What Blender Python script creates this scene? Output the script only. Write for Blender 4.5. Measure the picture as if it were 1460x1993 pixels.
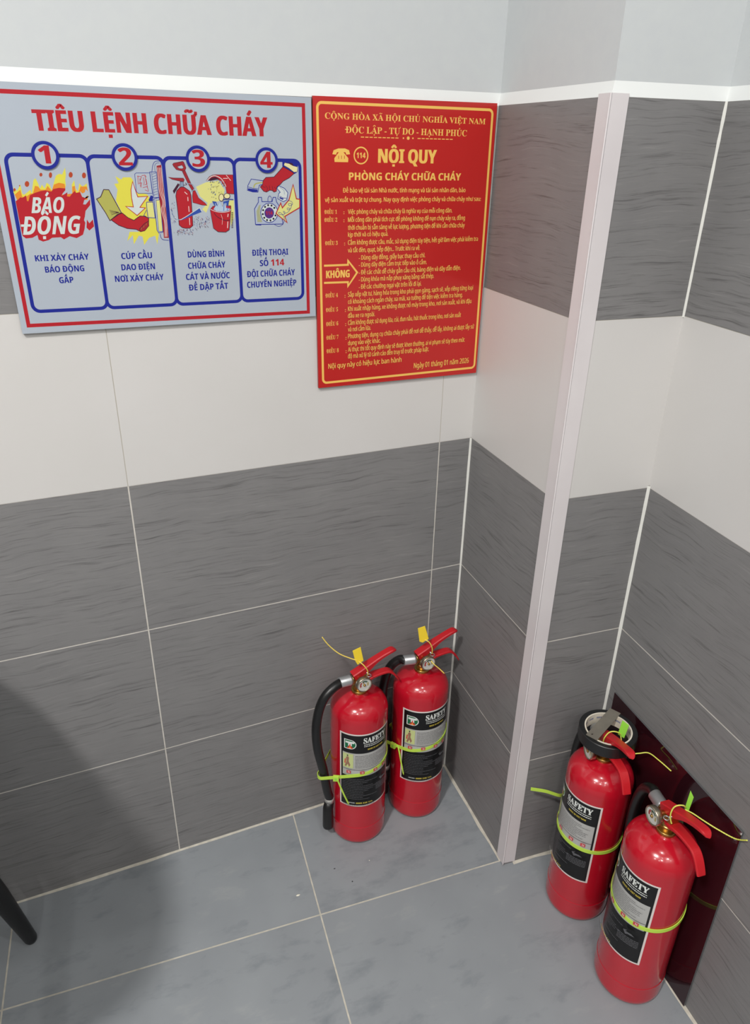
import bpy, bmesh, math, random, unicodedata
from mathutils import Vector, Matrix
from mathutils.geometry import tessellate_polygon
for o in list(bpy.data.objects): bpy.data.objects.remove(o)
SC = bpy.context.scene
COL = SC.collection
R = math.radians

# ------------------------------------------------------------------ camera
cam = bpy.data.cameras.new('camera'); co = bpy.data.objects.new('camera', cam); COL.objects.link(co)
cam.sensor_fit = 'HORIZONTAL'; cam.sensor_width = 36.0; cam.lens = 1434.43 / 1460 * 36.0
cam.clip_start = .02
yaw, pitch, roll = .41741, -.45938, .02116
fw = Vector((math.sin(yaw)*math.cos(pitch), math.cos(yaw)*math.cos(pitch), math.sin(pitch)))
rt = Vector((math.cos(yaw), -math.sin(yaw), 0)); up = rt.cross(fw)
r2 = math.cos(roll)*rt + math.sin(roll)*up; u2 = -math.sin(roll)*rt + math.cos(roll)*up
M = Matrix((r2, u2, -fw)).transposed().to_4x4(); M.translation = (-.75751, -1.22776, 1.43659)
co.matrix_world = M
SC.camera = co

# ------------------------------------------------------------------ light
wd = bpy.data.worlds.new('room_air'); SC.world = wd; wd.use_nodes = True
bg = wd.node_tree.nodes['Background']; bg.inputs[0].default_value = (.93, .97, 1, 1); bg.inputs[1].default_value = .02
def lamp(x, y, z, size, watts, col=(1, .97, .94)):
    l = bpy.data.lights.new('ceiling_lamp', 'AREA'); l.shape = 'DISK'; l.size = size; l.energy = watts; l.color = col
    o = bpy.data.objects.new('ceiling_lamp', l); COL.objects.link(o); o.location = (x, y, z)
LAMPS = [(-1.85, -1.60, 3.12, .24, 78), (-.50, -1.35, 3.12, .10, 9), (-.55, -2.7, 3.12, .26, 14), (-1.85, -2.9, 3.12, .10, 18)]
LAMPS += [(x, y, 3.12, .08, 3.0) for x, y in ((-.25, -3.3), (-.95, -3.3), (-.55, -3.8), (-1.3, -3.8), (-1.85, -3.9), (-2.6, -3.0), (-1.2, -2.3))]
LAMPS += [(-2.95, -2.2, 3.12, .10, 12)]
for a in LAMPS: lamp(*a)
SC.view_settings.view_transform = 'Standard'; SC.view_settings.look = 'None'
SC.view_settings.exposure = -.02; SC.view_settings.gamma = 1.0; SC.view_settings.use_curve_mapping = False
SC.cycles.max_bounces = 8; SC.cycles.diffuse_bounces = 5; SC.cycles.glossy_bounces = 4
SC.cycles.use_denoising = True; SC.cycles.sample_clamp_indirect = 4.0

# ------------------------------------------------------------------ helpers
def lin(c):
    return tuple(((v/255)/12.92 if v/255 <= .04045 else ((v/255+.055)/1.055)**2.4) for v in c) + (1,)
MATS = {}
def mat(name, c, rough=.5, metal=0, spec=.5, coat=0, ior=None, raw=False):
    if name in MATS: return MATS[name]
    m = bpy.data.materials.new(name); m.use_nodes = True; b = m.node_tree.nodes['Principled BSDF']
    b.inputs['Base Color'].default_value = tuple(c)+(1,) if raw else lin(c)
    b.inputs['Roughness'].default_value = rough; b.inputs['Metallic'].default_value = metal
    b.inputs['Specular IOR Level'].default_value = spec; b.inputs['Coat Weight'].default_value = coat
    b.inputs['Coat Roughness'].default_value = .06
    if ior: b.inputs['IOR'].default_value = ior
    MATS[name] = m; return m
def N(m, t, **kw):
    n = m.node_tree.nodes.new(t)
    for k, v in kw.items():
        if k in n.inputs: n.inputs[k].default_value = v
        else: setattr(n, k, v)
    return n
def L(m, a, ao, b, bi): m.node_tree.links.new(a.outputs[ao], b.inputs[bi])
def ramp(m, stops):
    n = m.node_tree.nodes.new('ShaderNodeValToRGB'); e = n.color_ramp.elements
    while len(e) < len(stops): e.new(.5)
    for x, (p, c) in zip(e, stops): x.position = p; x.color = c
    return n
def mottled(name, c0, c1, scale=(4, 4, 4), noise=3.0, detail=5, rough=.5, bump=0, spec=.5, coat=0, metal=0, dist=0):
    if name in MATS: return MATS[name]
    m = mat(name, c0, rough, metal, spec, coat); b = m.node_tree.nodes['Principled BSDF']
    tc = N(m, 'ShaderNodeTexCoord'); mp = N(m, 'ShaderNodeMapping'); mp.inputs['Scale'].default_value = scale
    nz = N(m, 'ShaderNodeTexNoise', Scale=noise, Detail=detail); nz.inputs['Distortion'].default_value = dist
    rp = ramp(m, [(.3, lin(c0)), (.7, lin(c1))])
    L(m, tc, 'Object', mp, 'Vector'); L(m, mp, 'Vector', nz, 'Vector'); L(m, nz, 'Fac', rp, 'Fac'); L(m, rp, 'Color', b, 'Base Color')
    if bump:
        bp = N(m, 'ShaderNodeBump', Strength=bump, Distance=.002); L(m, nz, 'Fac', bp, 'Height'); L(m, bp, 'Normal', b, 'Normal')
    return m

class MB:
    def __init__(s): s.v = []; s.f = []; s.m = []; s.sm = []; s.mats = []; s.tile = []
    def mi(s, m):
        if m not in s.mats: s.mats.append(m)
        return s.mats.index(m)
    def face(s, pts, m, smooth=False, tile=0):
        i = len(s.v); s.v += [tuple(p) for p in pts]; s.f.append(tuple(range(i, i+len(pts)))); s.m.append(s.mi(m)); s.sm.append(smooth); s.tile.append(tile)
    def grid(s, rows, m, closed=True, smooth=True, tile=0):
        i = len(s.v); n = len(rows[0])
        for r in rows: s.v += [tuple(p) for p in r]
        k = s.mi(m)
        for a in range(len(rows)-1):
            for b in range(n if closed else n-1):
                c = (b+1) % n
                s.f.append((i+a*n+b, i+a*n+c, i+(a+1)*n+c, i+(a+1)*n+b)); s.m.append(k); s.sm.append(smooth); s.tile.append(tile)
    def box(s, lo, hi, m, T=None, tile=0):
        x0, y0, z0 = lo; x1, y1, z1 = hi
        P = [Vector(p) for p in ((x0,y0,z0),(x1,y0,z0),(x1,y1,z0),(x0,y1,z0),(x0,y0,z1),(x1,y0,z1),(x1,y1,z1),(x0,y1,z1))]
        if T: P = [T @ p for p in P]
        i = len(s.v); s.v += [tuple(p) for p in P]; k = s.mi(m)
        for f in ((0,3,2,1),(4,5,6,7),(0,1,5,4),(1,2,6,5),(2,3,7,6),(3,0,4,7)):
            s.f.append(tuple(i+q for q in f)); s.m.append(k); s.sm.append(False); s.tile.append(tile)
    def tube(s, path, rad, m, n=12, cap=True, smooth=True, flat=None):
        P = [Vector(p) for p in path]; rr = rad if isinstance(rad, (list, tuple)) else [rad]*len(P)
        t0 = (P[1]-P[0]).normalized(); a = Vector((0, 0, 1)) if abs(t0.z) < .9 else Vector((1, 0, 0))
        nn = t0.cross(a).normalized(); rows = []
        for i, p in enumerate(P):
            t = (P[min(i+1, len(P)-1)]-P[max(i-1, 0)]).normalized()
            nn = (nn - t*nn.dot(t)).normalized(); bb = t.cross(nn)
            k = flat or 1
            rows.append([p + rr[i]*(math.cos(2*math.pi*j/n)*nn + k*math.sin(2*math.pi*j/n)*bb) for j in range(n)])
        s.grid(rows, m, True, smooth)
        if cap: s.face(list(reversed(rows[0])), m); s.face(rows[-1], m)
    def lathe(s, prof, m, n=48, T=None, smooth=True):
        rows = []
        for r, z in prof:
            row = [Vector((r*math.cos(2*math.pi*j/n), r*math.sin(2*math.pi*j/n), z)) for j in range(n)]
            rows.append([T @ p for p in row] if T else row)
        s.grid(rows, m, True, smooth)
        s.face(list(reversed(rows[0])), m); s.face(rows[-1], m)
    def prism(s, poly, T, h, m):                                   # poly in local xy, extruded 0..h along local z, placed by T
        a = [T @ Vector((x, y, 0)) for x, y in poly]; b = [T @ Vector((x, y, h)) for x, y in poly]
        s.face(list(reversed(a)), m); s.face(b, m)
        for i in range(len(a)):
            j = (i+1) % len(a); s.face([a[i], a[j], b[j], b[i]], m)
    def build(s, name, parent=None, kind=None, fix=True, bevel=0):
        me = bpy.data.meshes.new(name); me.from_pydata(s.v, [], s.f)
        for m in s.mats: me.materials.append(m)
        for p, k, q in zip(me.polygons, s.m, s.sm): p.material_index = k; p.use_smooth = q
        if any(s.tile):
            at = me.attributes.new('tile', 'FLOAT', 'FACE')
            for i, t in enumerate(s.tile): at.data[i].value = t
        if fix:
            bm = bmesh.new(); bm.from_mesh(me); bmesh.ops.remove_doubles(bm, verts=bm.verts, dist=1e-6)
            bmesh.ops.recalc_face_normals(bm, faces=bm.faces); bm.to_mesh(me); bm.free()
        o = bpy.data.objects.new(name, me); COL.objects.link(o)
        if parent: o.parent = parent
        if kind: o['kind'] = kind
        if bevel:
            b = o.modifiers.new('bevel', 'BEVEL'); b.width = bevel; b.segments = 2; b.limit_method = 'ANGLE'; b.angle_limit = R(40)
        return o
def thing(name, label, cat, loc=(0, 0, 0), rz=0, group=None):
    o = bpy.data.objects.new(name, None); COL.objects.link(o); o.empty_display_size = .03
    o.location = loc; o.rotation_euler.z = rz; o['label'] = label; o['category'] = cat
    if group: o['group'] = group
    return o
def tag(o, label, cat, group=None):
    o['label'] = label; o['category'] = cat
    if group: o['group'] = group
    return o
def spline(P, n=8, closed=False):
    P = [Vector(p) for p in P]; out = []; k = len(P)
    for i in range(k if closed else k-1):
        a, b, c, d = (P[(i-1) % k], P[i], P[(i+1) % k], P[(i+2) % k]) if closed else (P[max(i-1, 0)], P[i], P[i+1], P[min(i+2, k-1)])
        for j in range(n):
            t = j/n; out.append(.5*((2*b)+(c-a)*t+(2*a-5*b+4*c-d)*t*t+(3*b-a-3*c+d)*t**3))
    if not closed: out.append(P[-1])
    return out

# ------------------------------------------------------------------ lettering (glyph outlines laid out by hand, accents drawn)
GL = {}
CAPH = .714
def cp(ch, style):
    if style == 'R':
        if 'A' <= ch <= 'Z': return chr(0x1D5A0+ord(ch)-65)
        if 'a' <= ch <= 'z': return chr(0x1D5BA+ord(ch)-97)
        if '0' <= ch <= '9': return chr(0x1D7E2+ord(ch)-48)
    if style in 'SF':
        if 'A' <= ch <= 'Z': return chr(0x1D400+ord(ch)-65)
        if '0' <= ch <= '9': return chr(0x1D7CE+ord(ch)-48)
    base = {'B': 0x1D5D4, 'H': 0x1D5D4, 'I': 0x1D63C}.get(style)
    if base:
        if 'A' <= ch <= 'Z': return chr(base+ord(ch)-65)
        if 'a' <= ch <= 'z': return chr(base+26+ord(ch)-97)
        if '0' <= ch <= '9': return chr(0x1D7EC+ord(ch)-48)
    return ch
FAT = {'H': (-.035, 0, .035), 'B': (-.016, .016), 'R': (-.022, 0, .022), 'I': (-.012, .012), 'F': (-.03, 0, .03)}     # strokes thickened by doubled outlines
def raw_mesh(s, style=None):
    cu = bpy.data.curves.new('glyph', 'FONT'); cu.body = s; cu.size = 1; cu.resolution_u = 3
    o = bpy.data.objects.new('glyph', cu); COL.objects.link(o)
    me = bpy.data.meshes.new_from_object(o.evaluated_get(bpy.context.evaluated_depsgraph_get()))
    V = [(v.co.x, v.co.y) for v in me.vertices]; F = [tuple(p.vertices) for p in me.polygons]
    bpy.data.objects.remove(o); bpy.data.curves.remove(cu); bpy.data.meshes.remove(me)
    return V, F
def glyph(ch, style):
    k = (ch, style)
    if k in GL: return GL[k]
    c = cp(ch, style); bar = cp('I', style)
    V, F = raw_mesh(c, style)
    V2, _ = raw_mesh(c+bar); V3, _ = raw_mesh(bar)
    adv = max(x for x, y in V2)-max(x for x, y in V3)
    if ch == ' ': adv = .26; V, F = [], []
    x0 = min((x for x, y in V), default=0); x1 = max((x for x, y in V), default=0); y1 = max((y for x, y in V), default=0)
    GL[k] = (V, F, adv, x0, x1, y1); return GL[k]
def bar2(P, w):
    out = []
    for (ax, ay), (bx, by) in zip(P, P[1:]):
        dx, dy = bx-ax, by-ay; l = math.hypot(dx, dy) or 1; nx, ny = -dy/l*w/2, dx/l*w/2
        out.append([(ax+nx, ay+ny), (bx+nx, by+ny), (bx-nx, by-ny), (ax-nx, ay-ny)])
    return out
def layout(text, style):
    """polygons of a line of text at size 1: list of point loops, and the width"""
    polys = []; acc = []; x = 0
    for ch in text:
        mk = []
        if ch in 'Đđ': base = 'D' if ch == 'Đ' else 'd'; mk = ['bar']
        else:
            d = unicodedata.normalize('NFD', ch); base = d[0]; mk = [unicodedata.name(q) for q in d[1:]]
        V, F, adv, x0, x1, y1 = glyph(base, style)
        top = y1; cx = (x0+x1)/2
        upper = [q for q in mk if 'BELOW' not in q and 'HORN' not in q and q != 'bar']
        if base == 'i' and upper: top = .54; polys.append([(x+x0+.01, 0), (x+x1-.01, 0), (x+x1-.01, top), (x+x0+.01, top)])
        else: polys += [[(x+V[i][0], V[i][1]) for i in f] for f in F]
        sl = .2 if style == 'I' else 0; cx += sl*top*.45; w = .085 if style not in 'SF' else .07; h = top+.06; s2 = .85
        for q in mk:
            B = []
            if q == 'bar':
                B = [[(x0-.07, .32), (cx, .32), (cx, .41), (x0-.07, .41)]] if base == 'D' else [[(x1-.3, .57), (x1+.06, .57), (x1+.06, .65), (x1-.3, .65)]]
            elif 'BELOW' in q: c2 = (x0+x1)/2-sl*.1; B = [[(c2-.06, -.19), (c2+.06, -.19), (c2+.06, -.07), (c2-.06, -.07)]]
            elif 'HORN' in q: B = bar2([(x1-.05, top-.03), (x1+.05, top+.0), (x1+.06, top+.12)], w)
            elif 'CIRCUMFLEX' in q: B = bar2([(cx-.15, h), (cx, h+.13), (cx+.15, h)], w); h += .13
            elif 'BREVE' in q: B = bar2([(cx-.14, h+.13), (cx-.08, h+.04), (cx+.08, h+.04), (cx+.14, h+.13)], w); h += .12
            elif 'ACUTE' in q: B = bar2([(cx-.03, h), (cx+.1, h+.15)], w*1.2)
            elif 'GRAVE' in q: B = bar2([(cx+.03, h), (cx-.1, h+.15)], w*1.2)
            elif 'TILDE' in q: B = bar2([(cx-.17, h+.03), (cx-.07, h+.1), (cx+.07, h+.03), (cx+.17, h+.1)], w)
            elif 'HOOK' in q: B = bar2([(cx-.07, h+.13), (cx+.04, h+.15), (cx+.06, h+.09), (cx, h+.05), (cx, h)], w*.85)
            acc += [[(x+a, b) for a, b in p] for p in B]
        x += adv
    if style == 'I': polys = [[(a+.13*b, b) for a, b in q] for q in polys]; acc = [[(a+.13*b, b) for a, b in q] for q in acc]
    xs = [p[0] for q in polys for p in q]
    return polys, acc, min(xs), max(xs)

class Print:
    """flat artwork: u to the right, v downwards (millimetres), stacked in thin layers; mp(u, v, k) gives the point in space"""
    def __init__(s, mp, maxlen=None, k0=0): s.mp = mp; s.mb = MB(); s.k = k0; s.ml = maxlen
    def tri(s, t, m):
        if s.ml:
            us = [p[0] for p in t]
            if max(us)-min(us) > s.ml:
                e = max(((abs(t[i][0]-t[(i+1) % 3][0]), i) for i in range(3)))[1]
                a, b, c = t[e], t[(e+1) % 3], t[(e+2) % 3]; q = ((a[0]+b[0])/2, (a[1]+b[1])/2)
                s.tri([a, q, c], m); s.tri([q, b, c], m); return
        s.mb.face([s.mp(p[0], p[1], s.k) for p in t], m)
    def poly(s, pts, m):
        if len(pts) < 3: return
        if len(pts) == 3: s.tri(pts, m); return
        for t in tessellate_polygon([[Vector((p[0], p[1], 0)) for p in pts]]): s.tri([pts[i] for i in t], m)
    def fill(s, pts, m): s.k += 1; s.poly(pts, m)
    def stroke(s, pts, w, m, closed=False):
        s.k += 1; n = len(pts); A = []; B = []
        for i in range(n):
            p = pts[i]; a = pts[i-1] if (i or closed) else None; b = pts[(i+1) % n] if (i < n-1 or closed) else None
            def d(p, q):
                l = math.hypot(q[0]-p[0], q[1]-p[1]) or 1e-6; return ((q[0]-p[0])/l, (q[1]-p[1])/l)
            d1 = d(a, p) if a else d(p, b); d2 = d(p, b) if b else d1
            nx, ny = -(d1[1]+d2[1]), d1[0]+d2[0]; l = math.hypot(nx, ny)
            if l < .35: nx, ny, l = -d2[1], d2[0], 1
            nx /= l; ny /= l; c = max(.45, nx*-d2[1]+ny*d2[0]); h = w/2/c
            A.append((p[0]+nx*h, p[1]+ny*h)); B.append((p[0]-nx*h, p[1]-ny*h))
        for i in range(n if closed else n-1):
            j = (i+1) % n; s.tri([A[i], A[j], B[j]], m); s.tri([A[i], B[j], B[i]], m)
    def text(s, t, style, m, u0, u1, v, cap):
        s.k += 1; P, Q, a, b = layout(t, style); sx = (u1-u0)/(b-a); sy = cap/CAPH
        for G_ in (P, Q):
            for dx in FAT.get(style, (0,)):
                for p in G_: s.poly([(u0+(x+dx-a)*sx, v-y*sy) for x, y in p], m)
                s.k += 1
    def disc(s, c, r, m, n=40): s.fill([(c[0]+r*math.cos(2*math.pi*i/n), c[1]+r*math.sin(2*math.pi*i/n)) for i in range(n)], m)
    def run(s, ops, pal):
        for o in ops:
            if o[0] == 'T': s.text(o[1], o[2], pal[o[3]], *o[4:])
            elif o[0] == 'F':
                s.fill(o[2], pal[o[1]])
                if o[3]: s.stroke(o[2], o[4], pal[o[3]], True)
            else:
                p = o[2]
                if o[5]: p = [(q.x, q.y) for q in spline([(a, b, 0) for a, b in p], 5)]
                s.stroke(p, o[3], pal[o[1]], bool(o[4]))
    def build(s, name, parent): return s.mb.build(name, parent, fix=False)
def rrect(u0, v0, u1, v1, r, n=6):
    out = []
    for cx, cy, a in ((u1-r, v0+r, -90), (u1-r, v1-r, 0), (u0+r, v1-r, 90), (u0+r, v0+r, 180)):
        for i in range(n+1): t = R(a+90*i/n); out.append((cx+r*math.cos(t), cy+r*math.sin(t)))
    return out

# ------------------------------------------------------------------ the room
C0 = Vector((0, 0)); C1 = Vector((-.01981, -.31491)); C2 = Vector((.17049, -.33139))
D4 = Vector((math.sin(-.10169), -math.cos(-.10169))); CE = C2 + D4*3.9
ZT = 1.504; ZC = 3.2; ROWS = (.30486, .60486, .90486, 1.20535)
def tile_mat(name, dark, mid, light, sc=(1.6, 1.6, 42), rough=.42):
    m = mat(name, mid, rough, spec=.45); b = m.node_tree.nodes['Principled BSDF']
    tc = N(m, 'ShaderNodeTexCoord'); at = N(m, 'ShaderNodeAttribute', attribute_name='tile')
    wv = N(m, 'ShaderNodeTexNoise', Scale=7.0, Detail=2.0); ad = N(m, 'ShaderNodeVectorMath', operation='MULTIPLY_ADD')
    ad.inputs[1].default_value = (0, 0, .03)
    mp = N(m, 'ShaderNodeMapping'); mp.inputs['Scale'].default_value = sc
    n1 = N(m, 'ShaderNodeTexNoise', noise_dimensions='4D', Scale=2.2, Detail=7.0, Roughness=.66); n1.inputs['Distortion'].default_value = .5
    n2 = N(m, 'ShaderNodeTexNoise', noise_dimensions='4D', Scale=9.0, Detail=3.0)
    L(m, tc, 'Object', wv, 'Vector'); L(m, wv, 'Color', ad, 0); L(m, tc, 'Object', ad, 2)
    L(m, ad, 'Vector', mp, 'Vector'); L(m, mp, 'Vector', n1, 'Vector'); L(m, tc, 'Object', n2, 'Vector')
    L(m, at, 'Fac', n1, 'W'); L(m, at, 'Fac', n2, 'W')
    mp3 = N(m, 'ShaderNodeMapping'); mp3.inputs['Scale'].default_value = (sc[0]*3.4, sc[1]*3.4, sc[2]*3.2)
    n3 = N(m, 'ShaderNodeTexNoise', noise_dimensions='4D', Scale=2.2, Detail=4.0, Roughness=.6); n3.inputs['Distortion'].default_value = .3
    L(m, ad, 'Vector', mp3, 'Vector'); L(m, mp3, 'Vector', n3, 'Vector'); L(m, at, 'Fac', n3, 'W')
    av = N(m, 'ShaderNodeMix', data_type='FLOAT'); av.inputs[0].default_value = .42
    m.node_tree.links.new(n1.outputs[0], av.inputs[2]); m.node_tree.links.new(n3.outputs[0], av.inputs[3])
    rp = ramp(m, [(.34, lin(dark)), (.475, lin(mid)), (.56, lin(mid)), (.70, lin(light))]); m.node_tree.links.new(av.outputs[0], rp.inputs[0])
    mx = N(m, 'ShaderNodeMix', data_type='RGBA', blend_type='MULTIPLY'); mx.inputs[0].default_value = .35
    r2_ = ramp(m, [(.3, (.72, .72, .74, 1)), (.7, (1, 1, 1, 1))]); L(m, n2, 'Fac', r2_, 'Fac')
    m.node_tree.links.new(rp.outputs[0], mx.inputs[6]); m.node_tree.links.new(r2_.outputs[0], mx.inputs[7])
    m.node_tree.links.new(mx.outputs[2], b.inputs['Base Color'])
    bp = N(m, 'ShaderNodeBump', Strength=.25, Distance=.0008); L(m, n1, 'Fac', bp, 'Height'); L(m, bp, 'Normal', b, 'Normal')
    return m
DARK = tile_mat('charcoal_grained_tile', (90, 89, 89), (130, 129, 129), (151, 150, 148), (2.4, 2.4, 82))
WHITE = mottled('white_wall_tile', (205, 203, 200), (210, 208, 206), (1, 1, 1), 3, 3, rough=.38)
FLOORT = tile_mat('grey_concrete_tile', (122, 128, 133), (142, 147, 151), (157, 160, 161), (2.2, 5.0, 2), .48)
GROUT = mottled('white_grout', (196, 191, 182), (214, 210, 203), (6, 6, 6), 8, rough=.8)
BEIGE = mottled('beige_grout', (176, 172, 160), (204, 199, 186), (6, 6, 6), 9, rough=.85)
THIN = mat('thin_joint', (176, 170, 158), .8)
PAINT = mottled('white_wall_paint', (196, 200, 202), (198, 202, 203), (1, 1, 1), 60, 3, rough=.75, bump=.12, spec=.25); FILLET = mat('white_filler', (222, 225, 224), .7)
CAULK = mat('white_caulk', (222, 222, 216), .6)
PVC = mottled('white_plastic_trim', (212, 206, 208), (220, 215, 216), (1, 1, 1), 6, 3, rough=.4)
CEIL = mat('ceiling_paint', (196, 197, 196), .8); BACKW = mat('back_wall_paint', (150, 150, 147), .8)

def offset_corner(a, b, c, e):
    d1 = (b-a).normalized(); d2 = (c-b).normalized(); n1 = Vector((-d1.y, d1.x)); n2 = Vector((-d2.y, d2.x))
    k = 1+n1.dot(n2); return b + (n1+n2)*(e/k)
W0 = Vector((-3.2, 0)); CH = [W0, C0, C1, C2, CE]; e_ = .007
OFF = [Vector((-3.2, e_)), offset_corner(W0, C0, C1, e_), offset_corner(C0, C1, C2, e_), offset_corner(C1, C2, CE, e_), CE+Vector((-D4.y, D4.x))*e_]
random.seed(11)
def tiled_wall(name, i, joints, flip):
    a, b = CH[i], CH[i+1]; d = (b-a).normalized(); ang = math.atan2(d.y, d.x); n = Vector((-d.y, d.x)); ln = (b-a).length
    mb = MB(); g = .0013
    xs = [0]+joints+[ln]; zs = [0]+list(ROWS)+[ZT]
    for k in range(5):                                           # local x along the wall, local -y into the room
        m = WHITE if k == 3 else DARK
        for j in range(len(xs)-1):
            gx = .0006 if k == 3 else g
            x0 = xs[j]+(gx if j else 0); x1 = xs[j+1]-(gx if j < len(xs)-2 else 0)
            z0 = zs[k]+(g if k in (1, 2) else .0004 if k else 0); z1 = zs[k+1]-(g if k in (0, 1) else .0004)
            mb.box((x0, 0, z0), (x1, .0006, z1), m, tile=random.uniform(1, 90))
    mb.face([(0, .0004, 0), (ln, .0004, 0), (ln, .0004, ROWS[2]), (0, .0004, ROWS[2])], GROUT)
    mb.face([(0, .0003, ROWS[2]), (ln, .0003, ROWS[2]), (ln, .0003, ROWS[3]), (0, .0003, ROWS[3])], THIN)
    mb.face([(0, .0004, ROWS[3]), (ln, .0004, ROWS[3]), (ln, .0004, ZT), (0, .0004, ZT)], GROUT)
    T = Matrix.Translation((a.x, a.y, 0)) @ Matrix.Rotation(ang, 4, 'Z'); Ti = T.inverted()
    q = lambda p, z: Ti @ Vector((p.x, p.y, z))
    mb.face([q(a, ZT), q(b, ZT), q(OFF[i+1], ZT+.019), q(OFF[i], ZT+.019)], FILLET)
    mb.face([q(OFF[i], ZT+.019), q(OFF[i+1], ZT+.019), q(OFF[i+1], ZC), q(OFF[i], ZC)], PAINT)
    o = mb.build(name, kind='structure', fix=False); o.matrix_world = T
    return o
tiled_wall('wall_left', 0, [3.2-.67952-.60627*k for k in range(4, -1, -1)]+[3.2-.0733], False)
tiled_wall('wall_pillar_side', 1, [], False)
tiled_wall('wall_pillar_front', 2, [], False)
tiled_wall('wall_right', 3, [.62+.606*k for k in range(6)], False)
mb = MB(); mb.box((-3.3, -4.32, 0), (.2, -4.22, ZC), BACKW); mb.build('wall_back', kind='structure')
mb = MB(); mb.box((-3.3, -4.22, 0), (-3.2, .05, ZC), BACKW); mb.build('wall_far', kind='structure')
mb = MB(); mb.box((-3.3, -4.32, ZC), (.3, .05, ZC+.05), CEIL); mb.build('ceiling', kind='structure')
# floor: large grey tiles with sunken joints, cut at the walls
bm = bmesh.new(); fu = Vector((math.cos(-.078), math.sin(-.078))); fv = Vector((math.sin(-.095), -math.cos(-.095))); F0 = Vector((-.43772, -.27045)); s_ = .606; g = .0016
mb = MB()
for i in range(-6, 4):
    for j in range(-2, 8):
        P = []
        for du, dv in ((g, g), (s_-g, g), (s_-g, s_-g), (g, s_-g)):
            p = F0+fu*(i*s_+du)+fv*(j*s_+dv); P.append(p)
        t = random.uniform(1, 90)
        mb.face([(p.x, p.y, 0) for p in P], FLOORT, tile=t)
fl = mb.build('floor', kind='structure', fix=False)
bm.from_mesh(fl.data)
def cut(co_, no):
    bmesh.ops.bisect_plane(bm, geom=bm.verts[:]+bm.edges[:]+bm.faces[:], plane_co=co_, plane_no=no, clear_outer=True)
cut((0, 0, 0), (0, 1, 0)); cut((-3.2, 0, 0), (-1, 0, 0)); cut((0, -4.22, 0), (0, -1, 0)); cut((C2.x, C2.y, 0), (-D4.y, D4.x, 0))
fl.data.materials.append(BEIGE)
base = [bm.verts.new(p) for p in ((-3.2, 0, -.0006), (.17, 0, -.0006), (.17, C2.y, -.0006), (CE.x, CE.y, -.0006), (-3.2, -4.22, -.0006))]
f = bm.faces.new(base); f.material_index = 1
bm.to_mesh(fl.data); bm.free()
# joints where floor and walls meet, caulk in the corners, the plastic corner strip
def strip(name, pts, w, m, h=.003):
    mb = MB()
    for (a, b) in zip(pts, pts[1:]):
        a = Vector(a); b = Vector(b); d = (b-a).normalized(); n = Vector((d.y, -d.x)); k = max(2, int((b-a).length/.05)); rows = []
        for i in range(k+1):
            p = a+(b-a)*i/k; ww = w*random.uniform(.6, 1.35)
            rows.append([(p.x, p.y, h), (p.x+n.x*ww, p.y+n.y*ww, .0004), (p.x, p.y, .0002)])
        mb.grid(rows, m, True, False)
    return mb.build(name, kind='structure')
strip('trim_1', [(-3.2, 0), (0, 0)], .0045, BEIGE)
strip('trim_2', [C0, C0+(C1-C0)*.97], .006, BEIGE); strip('trim_3', [C1+(C2-C1)*.12, C2], .007, BEIGE); strip('trim_4', [C2, C2+D4*3], .005, BEIGE)
def corner(name, c, dirs, z0, z1, w):
    mb = MB(); a = c+dirs[0]*w; b = c+dirs[1]*w; k = 24; rows = []
    for i in range(k+1):
        z = z0+(z1-z0)*i/k; j = random.uniform(.8, 1.15); a = c+dirs[0]*w*j; b = c+dirs[1]*w*j
        rows.append([(c.x, c.y, z), (a.x, a.y, z), (b.x, b.y, z)])
    mb.grid(rows, CAULK, True, False); return mb.build(name, kind='structure')
d01 = (C1-C0).normalized(); d12 = (C2-C1).normalized()
corner('trim_5', C0, (Vector((-1, 0)), d01), .004, ROWS[2], .0034); corner('trim_6', C0, (Vector((-1, 0)), d01), ROWS[3], ZT, .0015)
corner('trim_7', C2, (-d12, D4), .004, ROWS[2]+.004, .0042); corner('trim_8', C2, (-d12, D4), ROWS[3]-.002, ZT, .0028)
mb = MB(); n1 = Vector((d01.y, -d01.x)); n2 = Vector((d12.y, -d12.x)); lw = .0272; t = .0022       # n1, n2 point into the room
outer = C1 + (n1+n2)*(t/(1+n1.dot(n2))); bead = C1 + (n1+n2)*((t+.0014)/(1+n1.dot(n2)))
prof = [C1-d01*lw, C1-d01*lw+n1*t*.7, outer-d01*.0022, bead-d01*.0012, bead+d12*.0012, outer+d12*.0022, C1+d12*lw+n2*t*.7, C1+d12*lw, C1]
zz = [0, .0, .001, .0, .003, .0045, .0015, .002, 0]
rows = [[(p.x, p.y, .002+zb*1.5) for p, zb in zip(prof, zz)]]
for z in (.02, .4, .8, 1.2, ZT+.004): rows.append([(p.x, p.y, z) for p in prof])
mb.grid(rows, PVC, True, False); mb.face([Vector(p) for p in rows[-1]], PVC); mb.build('trim_9', kind='structure')

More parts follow.
